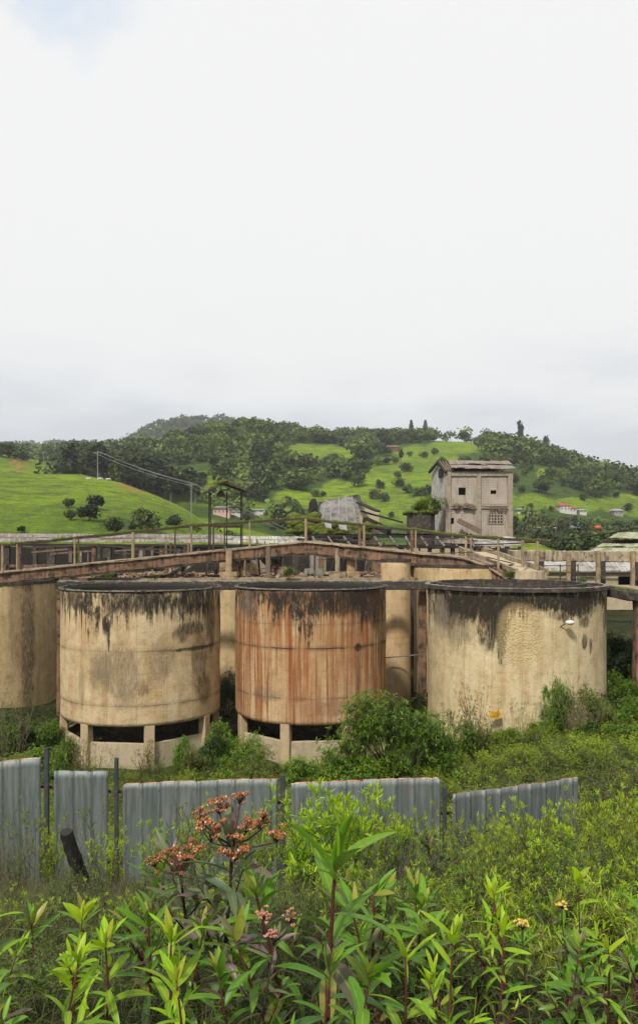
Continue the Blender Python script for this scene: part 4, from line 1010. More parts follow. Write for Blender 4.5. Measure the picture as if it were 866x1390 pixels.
# tangle of rusty bars and props left standing on the platform
sf = empty('rusty_frame', (X(400, 50), 50, ZD), 'tangle of thin rusty bars and props standing under the walkway', 'frame')
rr = random.Random(4)
for k in range(46):
    px = rr.uniform(100, 560); D_ = rr.uniform(46, 54); a_ = Vector((X(px, D_), D_, ZD - .03)); h_ = rr.uniform(1.0, 2.3)
    bb = MB(sf.location)
    if k % 4 == 0: bb.beam(a_ + Vector((0, 0, h_)), a_ + Vector((rr.uniform(1.5, 4), 0, h_ + rr.uniform(-.3, .3))), .07, .08)
    else: bb.beam(a_, a_ + Vector((rr.uniform(-.2, .2), 0, h_)), rr.uniform(.06, .16), .1, .004, 4)
    bb.build('bar', M[rr.choice(['darksteel', 'redconc', 'wood', 'concdark'])], sf)
sg = empty('rusty_frame', (X(200, 64), 64, 4), 'thin rusty bars and props standing before the long shed', 'frame')
for k in range(34):
    px = rr.uniform(-10, 640); D_ = rr.uniform(57, 66); h_ = Zp(rr.uniform(740, 752), D_); a_ = Vector((X(px, D_), D_, 3.5))
    bb = MB(sg.location)
    if k % 5 == 0: bb.beam(Vector((a_.x, D_, h_)), Vector((a_.x + rr.uniform(2, 6), D_, h_ + rr.uniform(-.3, .3))), .1, .12)
    else: bb.beam(a_, Vector((a_.x + rr.uniform(-.15, .15), D_, h_)), rr.uniform(.08, .24), .12, .004, 4)
    bb.build('bar', M[rr.choice(['darksteel', 'redconc', 'wood', 'grey'])], sg)
# ---------------------------------------------------------------- foliage materials for trees
def mat_crown(name, c1, c2, c3):
    m = NT(name); isl = m.island(); tint = m.math('FRACT', m.math('ADD', m.math('MULTIPLY', m.orand(), 3.3), m.attr('tint')))
    col = m.mix(tint, c1, c2)
    col = m.mix(m.mr(isl, .5, 1, 0, .75), col, c3)
    h = m.n('ShaderNodeHueSaturation'); m.l(col, h.inputs['Color']); m.l(m.mr(tint, 0, 1, .5, 1.5), h.inputs['Value']); m.l(m.mr(isl, 0, 1, .485, .515), h.inputs['Hue'])
    b = m.bsdf(h.outputs[0], .7, spec=.2); t_ = m.n('ShaderNodeBsdfTranslucent'); m.l(h.outputs[0], t_.inputs[0])
    mx = m.n('ShaderNodeMixShader'); mx.inputs[0].default_value = .2; m.l(b, mx.inputs[1]); m.l(t_.outputs[0], mx.inputs[2])
    return m.end(mx.outputs[0])
M['crown'] = mat_crown('crown_leaves', (.038, .060, .014), (.080, .108, .020), (.13, .165, .035))
M['crowndark'] = mat_crown('dark_crown_leaves', (.026, .040, .012), (.050, .066, .016), (.080, .10, .028))
M['bark'] = mat_rough('bark', (.16, .13, .10), (.09, .07, .055), None, 3)

def cards(c, n, r, seed, flat=.9, size=.1, lobes=7, lobe_r=.5, squash=1.0, inner=.35):
    """leaf clump faces spread over an uneven crown; returns verts (N*5), faces. c: centre, r: (rx, ry, rz)"""
    g = np.random.default_rng(seed)
    lc = g.normal(size=(lobes, 3)); lc /= np.linalg.norm(lc, axis=1)[:, None]; lc *= (g.random((lobes, 1)) ** .5) * .72
    lc[:, 2] = np.abs(lc[:, 2]) * 1.1 - .35
    lr = lobe_r * (.6 + .7 * g.random(lobes))
    k = g.integers(0, lobes, n)
    d = g.normal(size=(n, 3)); d /= np.linalg.norm(d, axis=1)[:, None]
    rad = 1 - inner * g.random(n) ** 1.5
    p = lc[k] + d * (lr[k] * rad)[:, None]
    nm = d + .55 * g.normal(size=(n, 3)); nm[:, 2] += .25; nm /= np.linalg.norm(nm, axis=1)[:, None]
    a = np.cross(nm, g.normal(size=(n, 3))); a /= np.linalg.norm(a, axis=1)[:, None]; b_ = np.cross(nm, a)
    s = size * (.55 + .9 * g.random(n))
    P3 = p * np.array(r)
    smax = float(max(r))
    vs = []
    angs = [0, 1.3, 2.5, 3.8, 5.1]
    for q in angs:
        rr = s * (.7 + .5 * g.random(n)) * smax
        vs.append(P3 + a * (np.cos(q) * rr)[:, None] + b_ * (np.sin(q) * rr * .75)[:, None] + nm * ((g.random(n) - .5) * rr * .3)[:, None])
    V = np.stack(vs, 1).reshape(-1, 3) + np.array(c)
    Fc = np.arange(n * 5).reshape(n, 5)
    return V, Fc
def tree_arrays(kind, seed):
    """unit-ish tree of height 1 standing at the origin"""
    if kind == 'round':   return cards((0, 0, .50), 760, (.50, .50, .50), seed, size=.095, lobes=10, lobe_r=.45)
    if kind == 'wide':    return cards((0, 0, .46), 820, (.64, .64, .48), seed, size=.085, lobes=12, lobe_r=.42)
    if kind == 'tall':
        V, Fc = cards((0, 0, .60), 560, (.21, .21, .40), seed, size=.075, lobes=12, lobe_r=.42)
        return V, Fc
    if kind == 'cone':
        g = np.random.default_rng(seed); n = 520
        z = g.random(n) ** .8; tier = np.floor(z * 9) / 9
        rr = (1 - tier) * .26 * (1 - (z * 9 % 1) * .6) * (.35 + .65 * g.random(n)) + .01; th = g.random(n) * 6.283
        c = np.stack([rr * np.cos(th), rr * np.sin(th), .1 + z * .9], -1)
        V, _ = cards((0, 0, 0), n, (1, 1, 1), seed, size=.028)
        V = V.reshape(n, 5, 3); V = V - V.mean(1, keepdims=True) + c[:, None, :]
        return V.reshape(-1, 3), np.arange(n * 5).reshape(n, 5)
    if kind == 'low':     return cards((0, 0, .5), 110, (.60, .60, .48), seed, size=.17, lobes=7, lobe_r=.5)
PROTO = {}
def trunk_mb(kind, h=1.0):
    b = MB(); th = {'tall': .028, 'cone': .02}.get(kind, .04); top = {'tall': .75, 'cone': .9}.get(kind, .55)
    b.tube([(0, 0, -.05), (.01, 0, top * .4), (-.015, .01, top)], [th, th * .75, th * .3], 6)
    if kind not in ('cone',):
        for k in range(5):
            a_ = k * 1.3; z_ = top * (.45 + .1 * k); b.tube([(0, 0, z_), (.14 * math.cos(a_), .14 * math.sin(a_), z_ + .14)], [th * .45, th * .15], 5)
    return b
def proto(kind, v):
    k = (kind, v)
    if k not in PROTO:
        V, Fc = tree_arrays(kind, 100 + v * 7 + len(kind) * 31)
        c = mesh_obj('crown', V, Fc, M['crown'])
        t_ = trunk_mb(kind).build('trunk', M['bark'])
        PROTO[k] = [c, t_, False]
    return PROTO[k]
NTREE = [0]
def tree(name, kind, v, p, h, label, group, cat='tree', wide=1.0, dark=False):
    pr = proto(kind, v)
    r = empty(name, p, label, cat, group, rz=random.uniform(0, 6.28))
    r.scale = (h * wide, h * wide, h)
    for i in (0, 1):
        src = pr[i]
        o = src.copy(); COL.objects.link(o); o.parent = r
        if i == 0 and dark:
            o.material_slots[0].link = 'OBJECT'; o.material_slots[0].material = M['crowndark']
    NTREE[0] += 1
    return r
def at(px, py, D0=60, D1=3000): return hit(px, py, D0, D1)

ords = ['first', 'second', 'third', 'fourth', 'fifth', 'sixth', 'seventh', 'eighth', 'ninth', 'tenth', 'eleventh', 'twelfth', 'thirteenth', 'fourteenth', 'fifteenth', 'sixteenth', 'seventeenth', 'eighteenth', 'nineteenth', 'twentieth']
# trees on the near left pasture: (column, foot row, height px, kind)
for i, (px, py, s_, kd) in enumerate([(30, 723, 9, 'wide'), (93, 690, 15, 'round'), (96, 707, 16, 'round'), (122, 707, 22, 'wide'), (128, 692, 22, 'round'), (157, 727, 27, 'round'), (180, 721, 11, 'round'), (199, 722, 30, 'wide'), (236, 718, 18, 'wide'), (60, 737, 8, 'wide'), (108, 700, 8, 'wide')]):
    p = at(px, py, 60, 300)
    if p is None: continue
    tree('pasture_tree', kd, i % 3, p, 1.35 * s_ * p.y / F, '%s tree from the left on the near green hill slope' % ords[i] if False else
         ['tiny bush low on the near green hill at far left', 'small round tree, upper left of the cluster on the near green hill', 'small round tree, lower left of the cluster on the near green hill', 'wide dark tree, lower right of the cluster on the near green hill',
          'round tree, upper right of the cluster on the near green hill', 'big round tree near the shed roof, right of the hill cluster', 'tiny dark tree between the two big ones above the shed roof', 'largest wide dark tree above the shed roof on the near green hill',
          'faint wide tree low on the right flank of the near green hill', 'small bush just above the shed roof at left', 'small low bush in the middle of the hill cluster'][i], 'trees on the near green hill', dark=True)
# dark clump top left and line of trees behind
for i, (px, py, s_) in enumerate([(2, 618, 24), (12, 619, 26), (22, 621, 22), (31, 624, 15)]):
    p = at(px, py + 2, 262, 420)
    if p is None: p = Vector((X(px, 400), 400, Hs(X(px, 400), 400)))
    tree('hilltop_tree', 'wide', i % 3, p, s_ * p.y / F, ['dark tree cut by the left edge on the hilltop above the red soil', 'tallest of the dark hilltop trees at far left', 'third dark hilltop tree from the left edge', 'smallest and rightmost of the dark hilltop trees at left'][i], 'dark trees on the left hilltop', dark=True)
# eucalyptus grove behind the near hill
g = np.random.default_rng(5)
spots = []
for k in range(62):
    px = g.uniform(86, 292); D = g.uniform(300, 395); 
    x = X(px, D); z = Hs(x, D); py = proj_row(z, D)
    spots.append((px, D, x, z))
spots.sort(key=lambda q: -q[1])
for i, (px, D, x, z) in enumerate(spots):
    top = np.interp(px, [86, 105, 130, 150, 175, 200, 230, 260, 292], [600, 594, 596, 600, 596, 606, 622, 640, 655]) + g.uniform(-3, 14)
    hh = max(6, (EYE + (HZ - top) * D / F) - z)
    hh = min(hh, 20)
    tree('grove_tree', 'tall' if g.random() < .6 else 'round', i % 3, (x, D, z), hh, 'tall dark tree packed in the grove behind the near green hill', 'trees of the grove behind the near hill', wide=g.uniform(1.1, 1.7) if True else 1, dark=True)
# conifers on the crest and the two bare trees
for px, py, s_, lab in ((558, 597, 27, 'taller dark conifer on the skyline, left one of the pair'), (577, 597, 27, 'dark conifer on the skyline, right one of the pair'), (530, 604, 14, 'small conifer on the skyline left of the conifer pair')):
    D = 735; p = (X(px, D), D, Hs(X(px, D), D)); tree('conifer', 'cone', 0, p, (EYE + (HZ - (py - s_)) * D / F) - p[2], lab, 'conifers on the skyline', wide=1.25, dark=True)
for px, py0, s_, lab in ((707, 605, 32, 'tall thin nearly bare tree on the skyline right of the tall building'), (742, 615, 25, 'small bare tree on the skyline, the right one of two')):
    D = 730; p = Vector((X(px, D), D, Hs(X(px, D), D))); h_ = (EYE + (HZ - (py0 - s_)) * D / F) - p.z
    r = empty('bare_tree', p, lab, 'tree', 'bare trees on the skyline')
    b = MB(p); b.tube([p, p + Vector((.5, 0, h_))], [.5, .25], 5)
    for k in range(9):
        z_ = h_ * (.55 + .05 * k); a_ = k * 2.4; b.tube([p + Vector((.2, 0, z_)), p + Vector((3.2 * math.cos(a_), 2 * math.sin(a_), z_ + 1.8))], [.25, .1], 4)
    b.build('trunk', M['bark'], r)
    V, Fc = cards((0, 0, h_ * .84), 90, (3.8, 3.8, h_ * .26), 5 + int(px), size=.16, lobes=6, lobe_r=.5)
    mesh_obj('crown', V, Fc, M['crowndark'], r)
# single trees on the far pastures (column, foot row, height px)
FAR = [(556, 620, 9), (550, 641, 14), (536, 629, 12), (524, 631, 12), (512, 632, 13), (500, 634, 12), (516, 664, 15), (510, 678, 15), (522, 681, 14), (540, 650, 12), (541, 662, 13), (553, 670, 14), (563, 674, 15), (572, 674, 14), (582, 671, 14),
       (392, 682, 10), (428, 675, 11), (439, 674, 8), (386, 694, 9), (398, 700, 11), (481, 640, 12), (468, 652, 10), (575, 622, 10), (600, 630, 11), (566, 700, 12), (531, 702, 8), (720, 690, 8), (748, 694, 9), (792, 680, 10), (708, 668, 10),
       (836, 676, 10), (852, 694, 12), (735, 652, 8), (360, 664, 8), (340, 676, 12), (590, 617, 10), (412, 662, 9), (455, 622, 7), (388, 624, 9), (348, 612, 9)]
for i, (px, py, s_) in enumerate(FAR):
    p = at(px, py, 262)
    if p is None: continue
    tree('pasture_tree', 'wide' if i % 3 else 'round', i % 3, p, s_ * 1.15 * p.y / F, 'small dark round tree scattered on the far bright pastures', 'trees on the far pastures', dark=bool(i % 4))
# valley and hillside trees nearest to the works, each by itself
for k in range(52):
    px = g.uniform(688, 900); D = g.uniform(150, 285)
    if px < 770 and D < 175: D += 40
    x = X(px, D); tree('valley_tree', ['round', 'wide', 'tall'][k % 3], k % 3, (x, D, Hs(x, D) - .5), g.uniform(6.5, 10.5), 'dark leafy tree crowded in the valley between the right sheds and the far houses', 'trees of the valley behind the right sheds', dark=bool(k % 3), wide=1.15)
n0 = 0; tries = 0
while n0 < 140 and tries < 4000:
    tries += 1
    px = g.uniform(-20, 890); D = 262 + 240 * g.random() ** 1.3
    x = X(px, D); z = Hs(x, D); py = proj_row(z, D)
    if px < 290 and D < 420: continue
    if max(grassmask(np.array([px, px]), np.array([py, py - 12]))) > .4 and g.random() < .93: continue
    if 300 < px < 620 and D < 300 and g.random() < .6: continue
    n0 += 1
    tree('hillside_tree', ['round', 'wide', 'round', 'tall'][n0 % 4], n0 % 3, (x, D, z), g.uniform(6, 10.5), 'bushy green tree growing in the wooded foot of the far hillside', 'trees at the foot of the far hillside', dark=bool(n0 % 2))

# the wood that reads as one mass
def build_wood(name, N, Dr, hr, seed, dens, variants, mat, usemask=True, pxr=(-260, 1130)):
    g = np.random.default_rng(seed)
    D = np.sqrt(g.random(N) * (Dr[1] ** 2 - Dr[0] ** 2) + Dr[0] ** 2); px = g.uniform(pxr[0], pxr[1], N)
    x = (px - 433) / F * D; z = H(x, D); py = proj_row(z, D)
    keep = np.ones(N, bool)
    if usemask:
        gm_ = np.maximum(grassmask(px, py), grassmask(px, py - 9 * 750 / D * .9)); keep &= (g.random(N) > gm_ * 1.02)
        keep &= ~((px < 292) & (D < 425))
        cl = fbm(x, D, 55, 3, 77); keep &= (cl > -.30)
    x, D, z = x[keep], D[keep], z[keep]
    Vs, Ts = [], []
    for i in range(len(x)):
        V0 = variants[i % len(variants)]
        h_ = hr[0] + (hr[1] - hr[0]) * g.random() ** 1.6; th = g.random() * 6.28; c, s = math.cos(th), math.sin(th); w_ = h_ * g.uniform(.85, 1.25)
        V = np.stack([(V0[:, 0] * c - V0[:, 1] * s) * w_ + x[i], (V0[:, 0] * s + V0[:, 1] * c) * w_ + D[i], V0[:, 2] * h_ + z[i]], -1)
        Vs.append(V); Ts.append(np.full(len(V), g.random()))
    V = np.concatenate(Vs); n = len(V) // 5
    o = mesh_obj(name, V, np.arange(n * 5).reshape(n, 5), mat, attrs={'tint': np.concatenate(Ts)})
    tagm(o, kind='stuff'); return o
low = [cards((0, 0, .5), 150, (.62, .62, .48), 300 + k, size=.12, lobes=8, lobe_r=.48)[0] for k in range(6)]
vlow = [cards((0, 0, .5), 44, (.62, .62, .48), 400 + k, size=.22, lobes=6, lobe_r=.5)[0] for k in range(5)]
build_wood('hillside_wood', 9500, (300, 860), (4.5, 15), 8, 1, low, M['crown'])
build_wood('hillside_scrub', 3000, (300, 820), (2.5, 5), 18, 1, vlow, M['crown'])
build_wood('mountain_wood', 3600, (1080, 1640), (12, 19), 9, 1, vlow, M['crowndark'], False, (-300, 1150))
build_wood('misty_wood', 700, (1900, 2600), (20, 30), 10, 1, vlow, M['crowndark'], False, (-200, 1100))
for k in PROTO:      # the prototypes themselves leave the scene
    for o in PROTO[k][:2]: COL.objects.unlink(o)
# scrub on the slope of the near hill top (rough band)
M['white2'] = mat_rough('white_render', (.55, .53, .50), (.42, .40, .37), None, .6)
M['redroof'] = mat_rough('red_tiles', (.32, .10, .06), (.22, .07, .045), None, 1.5)
M['pinkwall'] = mat_rough('pink_render', (.55, .36, .28), (.48, .32, .26), None, .6)
M['palegrey'] = mat_rough('pale_roof', (.30, .29, .28), (.22, .21, .20), None, .6)
M['glassdark'] = mat_rough('dark_pane', (.03, .035, .04), (.05, .05, .05), None, 2, rough=.3)
def house(px, py, wpx, hpx, label, wall, roof, hip=.35, D0=60, nwin=4, depth=6):
    p = at(px, py, D0)
    if p is None: return
    s = p.y / F; w_ = wpx * s; h_ = hpx * s
    r = empty('house', p, label, 'house', 'houses on the far hillside')
    b = MB(p); b.box(p.x - w_ / 2, p.x + w_ / 2, p.y - depth / 2, p.y + depth / 2, p.z - 2.0, p.z + h_ * .62); b.build('wall', wall, r)
    e = .4; z0 = p.z + h_ * .62; z1 = p.z + h_; a, c = p.x - w_ / 2 - e, p.x + w_ / 2 + e; f, bk_ = p.y - depth / 2 - e, p.y + depth / 2 + e; m_ = p.y
    b = MB(p); i_ = min(w_ * .2, 1.5)
    b.add([(a, f, z0), (c, f, z0), (c, bk_, z0), (a, bk_, z0), (a + i_, m_, z1), (c - i_, m_, z1)], [(0, 1, 5, 4), (1, 2, 5), (2, 3, 4, 5), (3, 0, 4), (3, 2, 1, 0)]); b.build('roof', roof, r)
    for k in range(nwin):
        x_ = p.x - w_ / 2 + w_ * (k + .5) / nwin
        b = MB(p); b.box(x_ - w_ / nwin * .13, x_ + w_ / nwin * .13, p.y - depth / 2 - .06, p.y - depth / 2 - .005, p.z + h_ * .2, p.z + h_ * .42); b.build('window', M['glassdark'], r)
    return r
house(302, 699, 22, 11, 'pinkish house with pale flat roof seen through the legs of the gabled hut', M['pinkwall'], M['palegrey'])
house(322, 699, 14, 6, 'small white annex right of the pinkish house', M['white2'], M['palegrey'], nwin=2)
house(350, 697, 22, 5, 'low shed with white roof left of the collapsed grey roof', M['white2'], M['palegrey'], nwin=2)
house(764, 695, 14, 12, 'white house with stepped red tile roof on the right hillside', M['white2'], M['redroof'], nwin=3)
house(774, 696, 10, 8, 'small lower wing with red tiles beside the white house', M['white2'], M['redroof'], nwin=2)
house(710, 695, 20, 5, 'long low white house just right of the tall derelict building', M['white2'], M['palegrey'])
house(788, 697, 9, 6, 'grey roofed cottage right of the red tiled house', M['white2'], M['palegrey'], nwin=2)
house(836, 699, 12, 8, 'pale blue grey cottage among trees at far right', M['palegrey'], M['palegrey'], nwin=2)
house(532, 613, 20, 8, 'long dark red roofed pavilion high on the far pasture', M['redconc'], M['redconc'], nwin=5)
house(775, 714, 16, 5, 'pale roofed shed below the red tiled house', M['palegrey'], M['white2'], nwin=2)
house(736, 722, 30, 8, 'sandy quarry shed at the foot of the right hillside', M['tanpale'], M['tanpale'], nwin=2)
# cattle on the near hill: white humped cows, grazing
def cow(px, py, s_, label, face=1, dark=False):
    p = at(px, py, 60, 300)
    if p is None: return
    k = s_ / 10.0 * p.y / F * 10
    r = empty('cow', p, label, 'cow', 'cows grazing on the near green hill')
    b = MB(p); L = k * .9; hh = k * .62
    f = face
    b.tube([p + Vector((-f * L * .5, 0, hh * .78)), p + Vector((-f * L * .42, 0, hh * .72)), p + Vector((-f * L * .1, 0, hh * .62)), p + Vector((f * L * .25, 0, hh * .66)), p + Vector((f * L * .42, 0, hh * .78)), p + Vector((f * L * .55, 0, hh * .62)), p + Vector((f * L * .66, 0, hh * .36)), p + Vector((f * L * .74, 0, hh * .22))],
           [k * .08, k * .16, k * .19, k * .18, k * .14, k * .09, k * .07, k * .04], 10)
    for lx in (-.40, -.34, .26, .33):
        b.tube([p + Vector((f * L * lx, (.08 if lx in (-.40, .33) else -.08) * k, hh * .6)), p + Vector((f * L * lx - f * .02 * k, (.08 if lx in (-.40, .33) else -.08) * k, hh * .3)), p + Vector((f * L * lx, (.08 if lx in (-.40, .33) else -.08) * k, -.02))], [k * .07, k * .035, k * .03], 6)
    b.tube([p + Vector((-f * L * .5, 0, hh * .85)), p + Vector((-f * L * .56, 0, hh * .4))], [k * .02, k * .012], 4)
    b.build('body', M['white2'], r, True)
cow(121, 652.5, 7, 'white cow, left one grazing on the hill crest', -1)
cow(136, 652.5, 7, 'white cow, middle one grazing on the hill crest', 1)
cow(147, 653, 6.5, 'white cow, right one grazing on the hill crest', 1)
# power poles and their lines over the grove
M['polegrey'] = mat_rough('pole', (.28, .27, .25), (.2, .19, .18), None, 2)
def pole(px, top, D, label):
    x = X(px, D); z = Hs(x, D); p = Vector((x, D, z - .2)); zt_ = Zp(top, D)
    r = empty('power_pole', p, label, 'pole', 'power poles')
    b = MB(p); b.tube([p, (x, D, zt_)], [.16, .10], 8); b.build('pole_shaft', M['polegrey'], r)
    b = MB(p); b.beam((x - 1.3, D, zt_ - .6), (x + 1.3, D, zt_ - .6), .12, .14); b.build('crossarm', M['polegrey'], r)
    return [Vector((x - 1.2, D, zt_ - .5)), Vector((x, D, zt_)), Vector((x + 1.2, D, zt_ - .5))]
a_ = pole(133, 612, 236, 'slim power pole on the crest of the near green hill')
c_ = pole(260, 655, 206, 'slim power pole low on the right flank of the near green hill')
pole(60, 612, 330, 'thin pole beside the red soil patch'); 
M['wire'] = mat_rough('wire', (.35, .35, .36), (.3, .3, .3), None, 1)
for i in range(3):
    b = MB(a_[i]); b.tube(sag(a_[i], c_[i], .8), .03, 4); tagm(b.build('power_line', M['wire'], loc=a_[i]), 'grey wire strung between the two slim power poles on the hill, number %s' % ['nearest the camera', 'in the middle', 'farthest from the camera'][i] if False else ['left wire between the two slim power poles on the hill', 'top wire between the two slim power poles on the hill', 'right wire between the two slim power poles on the hill'][i], 'wire', 'power lines')
    e_ = c_[i] + Vector((55, 30, -24)); b = MB(c_[i]); b.tube(sag(c_[i], e_, 1.2), .03, 4); tagm(b.build('power_line', M['wire'], loc=c_[i]), ['left wire running down from the low power pole', 'top wire running down from the low power pole', 'right wire running down from the low power pole'][i], 'wire', 'power lines')
for i in range(2):
    p_ = P(120 + i * 2, 604 - i * 6, 250); e_ = P(300, 668 - i * 8, 240)
# antenna masts far on the crest
for i, px in enumerate((611, 670, 389, 393)):
    D = 740; x = X(px, D); z = Hs(x, D); p = Vector((x, D, z)); b = MB(p); hh = 17 if i < 2 else 14
    b.tube([p, p + Vector((0, 0, hh))], [.35, .15], 5); b.beam(p + Vector((-1.6, 0, hh - 2)), p + Vector((1.6, 0, hh - 2)), .3, .3)
    tagm(b.build('mast', M['polegrey'], loc=p), ['thin mast on the skyline above the tall derelict building', 'faint mast on the skyline right of the tall derelict building', 'left one of two thin masts above the bright far meadow', 'right one of two thin masts above the bright far meadow'][i], 'mast', 'masts on the skyline')
# ---------------------------------------------------------------- sheet metal fence
def mat_zinc():
    m = NT('galvanised_sheet'); o = m.obj(); uv = m.uv(); s = m.sep(uv)
    n = m.noise(m.map(o, (7, 7, .6)), 2.2, 5, .65)
    col = m.mix(m.mr(n, .38, .62), (.105, .125, .122), (.17, .192, .182))
    col = m.mix(m.mr(m.noise(m.map(o, (26, 26, .9)), 1.5, 4, .6), .5, .7, 0, .5), col, (.10, .12, .125))
    col = m.mix(m.mr(m.noise(o, 5, 6, .75), .58, .70, 0, .5), col, (.15, .12, .08))
    col = m.mix(m.mr(m.noise(m.map(o, (3, 3, 1), (4, 0, 0)), 1.6, 5, .7), .55, .68, 0, .5), col, (.12, .15, .10))
    foot = m.mr(m.math('ADD', s[1], m.math('MULTIPLY', m.math('SUBTRACT', m.noise(o, 4, 4), .5), .6)), 1.2, 1.8, 0, .5)
    ny = m.math('FRACT', m.math('DIVIDE', s[0], .262)); nv = m.math('FRACT', m.math('DIVIDE', m.math('ADD', s[1], .18), .62))
    nail = m.math('MULTIPLY', m.mr(m.math('ABSOLUTE', m.math('SUBTRACT', ny, .05)), .03, .05, 1, 0), m.mr(m.math('ABSOLUTE', m.math('SUBTRACT', nv, .5)), .010, .02, 1, 0))
    col = m.mix(m.math('MULTIPLY', nail, .8), col, (.10, .045, .02))
    rr_ = m.noise(m.map(o, (6, 6, .5), (9, 2, 0)), 1.3, 6, .75)
    col = m.mix(m.mr(rr_, .60, .70, 0, .55), col, (.17, .085, .045))
    col = m.mix(foot, col, (.09, .085, .06))
    edge = m.math('MULTIPLY', m.mr(m.noise(m.map(o, (1, 1, 0)), 3.3, 4, .7), .40, .52, .15, 1), m.mr(m.math('ADD', s[1], m.math('MULTIPLY', m.math('SUBTRACT', m.noise(m.map(o, (5, 5, 1)), 5, 3), .5), .03)), .010, .018, 1, 0))
    col = m.mix(m.math('MULTIPLY', edge, m.attr('rusted')), col, m.mix(m.mr(m.noise(o, 6, 3), .42, .6), (.36, .10, .06), (.42, .30, .22)))
    return m.end(m.bsdf(col, m.mr(n, .3, .7, .45, .65), .25, normal=m.bump(m.noise(m.map(o, (1, 1, .3)), 9, 5), .25, .02), spec=.5))
M['zinc'] = mat_zinc()
M['post'] = mat_rough('painted_steel_post', (.055, .065, .078), (.035, .04, .048), (.14, .07, .04), 4, .4)
Df = 11.5
fe = empty('sheet_fence', (0, Df, Hs(0, Df)), 'fence of upright galvanised sheets with rusty red top edges behind the foreground plants', 'fence')
OF = fe.location
def sheet(pxa, pxb, ta, tb, Da, Db_, label, rust=1.0, lean=0.0, seed=0):
    A = Vector((X(pxa, Da), Da, 0)); B = Vector((X(pxb, Db_), Db_, 0)); za, zb_ = Zp(ta, Da), Zp(tb, Db_)
    L = (B - A).length; d = (B - A) / L; nrm = Vector((d.y, -d.x, 0))
    g = np.random.default_rng(seed)
    step = .019; n = int(L / step); rows = 16; vs = []; uv = []; ru = []
    ribs = [.03] + list(np.arange(.275, L - .1, .262)) + [L - .03]
    for i in range(n + 1):
        s_ = L * i / n
        rib = max(max(0, min(1, (.028 - abs(s_ - r)) / .012)) for r in ribs)
        mini = .0012 * math.cos(s_ * 2 * math.pi / .087)
        for j in range(rows + 1):
            t = j / rows; ztop = za + (zb_ - za) * i / n + .004 * math.sin(s_ * 5 + seed) - .05 * max(0, 1 - min(s_, L - s_) / .05) * (seed % 3 == 0); zbt = Hs(A.x + d.x * s_, A.y) - .15
            h_ = (ztop - zbt) * t
            w_ = .018 * math.sin(s_ * 2.3 + t * 3 + seed) + .012 * math.sin(s_ * 7 + seed * 2) * (1 - t) + (.012 * g.normal() if False else 0)
            off = .032 * rib + mini + w_ + lean * (1 - t)
            p = A + d * s_ + nrm * off
            vs.append((p.x - OF.x, p.y - OF.y, ztop - h_ - OF.z)); uv.append((s_, h_)); ru.append(rust)
    # back face for thickness
    m_ = len(vs); vs2 = [(v[0], v[1] + .004, v[2]) for v in vs]
    idx = np.arange(m_).reshape(n + 1, rows + 1)
    f1 = np.stack([idx[:-1, :-1], idx[:-1, 1:], idx[1:, 1:], idx[1:, :-1]], -1).reshape(-1, 4)
    f2 = f1[:, ::-1] + m_
    tp = np.stack([idx[:-1, 0], idx[1:, 0], idx[1:, 0] + m_, idx[:-1, 0] + m_], -1)
    o = mesh_obj('metal_sheet', vs + vs2, np.concatenate([f1, f2, tp]), M['zinc'], fe, True, attrs={'rusted': ru + ru}, uv=uv + uv)
    o['label'] = label
sheet(-70, 0, 1038, 1033, 11.45, 11.45, 'dull grey sheet cut by the left edge', 1, seed=9)
sheet(1, 56, 1033, 1027, 11.5, 11.5, 'first grey sheet with a thin red top edge', 1, seed=1)
sheet(74, 147, 1046, 1046, 11.5, 11.5, 'plain narrow sheet standing alone between two dark posts', 0, seed=2)
sheet(167, 270, 1063, 1060, 11.5, 11.5, 'wide sheet with pale pink top edge', .8, seed=3)
sheet(268, 377, 1060, 1056, 11.46, 11.5, 'sheet with red top edge behind the flower heads', 1, seed=4)
sheet(395, 490, 1063, 1058, 11.5, 11.5, 'sheet behind the bright rounded shrub', 1, seed=5)
sheet(488, 598, 1058, 1054, 11.46, 11.5, 'sheet with bright red top edge in the middle', 1, seed=6)
sheet(613, 700, 1077, 1066, 11.2, 11.6, 'lower sheet with strong pale ribs and a tilted top edge', .5, seed=7)
sheet(698, 785, 1066, 1055, 11.56, 12.0, 'last sheet on the right rising towards its end', .7, seed=8)
for px, top, w_, D_ in ((64, 1015, .065, 11.55), (158.5, 1029, .055, 11.55), (384, 1052, .075, 11.55), (603, 1068, .06, 11.5)):
    x_ = X(px, D_); zt_ = Zp(top, D_); b = MB(OF); z0 = Hs(x_, D_) - .2
    b.beam((x_, D_, z0), (x_, D_, zt_), w_, w_, .002, 6, .008); b.build('post', M['post'], fe)
for zy in (1084, 1180):
    b = MB(OF); b.beam(P(-70, zy - 25, 11.62), P(600, zy + 20, 11.62), .05, .035); b.build('rail', M['darksteel'], fe)
    b = MB(OF); b.beam(P(600, zy + 20, 11.62), P(785, zy + 5, 12.05), .05, .035); b.build('rail', M['darksteel'], fe)
# charred stake leaning in front
sp = P(112, 1192, 9.2); sp.z = Hs(sp.x, 9.2) - .1
stk = MB(sp); stk.beam(P(118, 1215, 9.3), P(90, 1129, 9.0), .155, .12, .012, 10, .03)
tagm(stk.build('charred_stake', M['black'], None, False, sp), 'charred black wooden stake leaning left in front of the narrow sheet', 'stake')
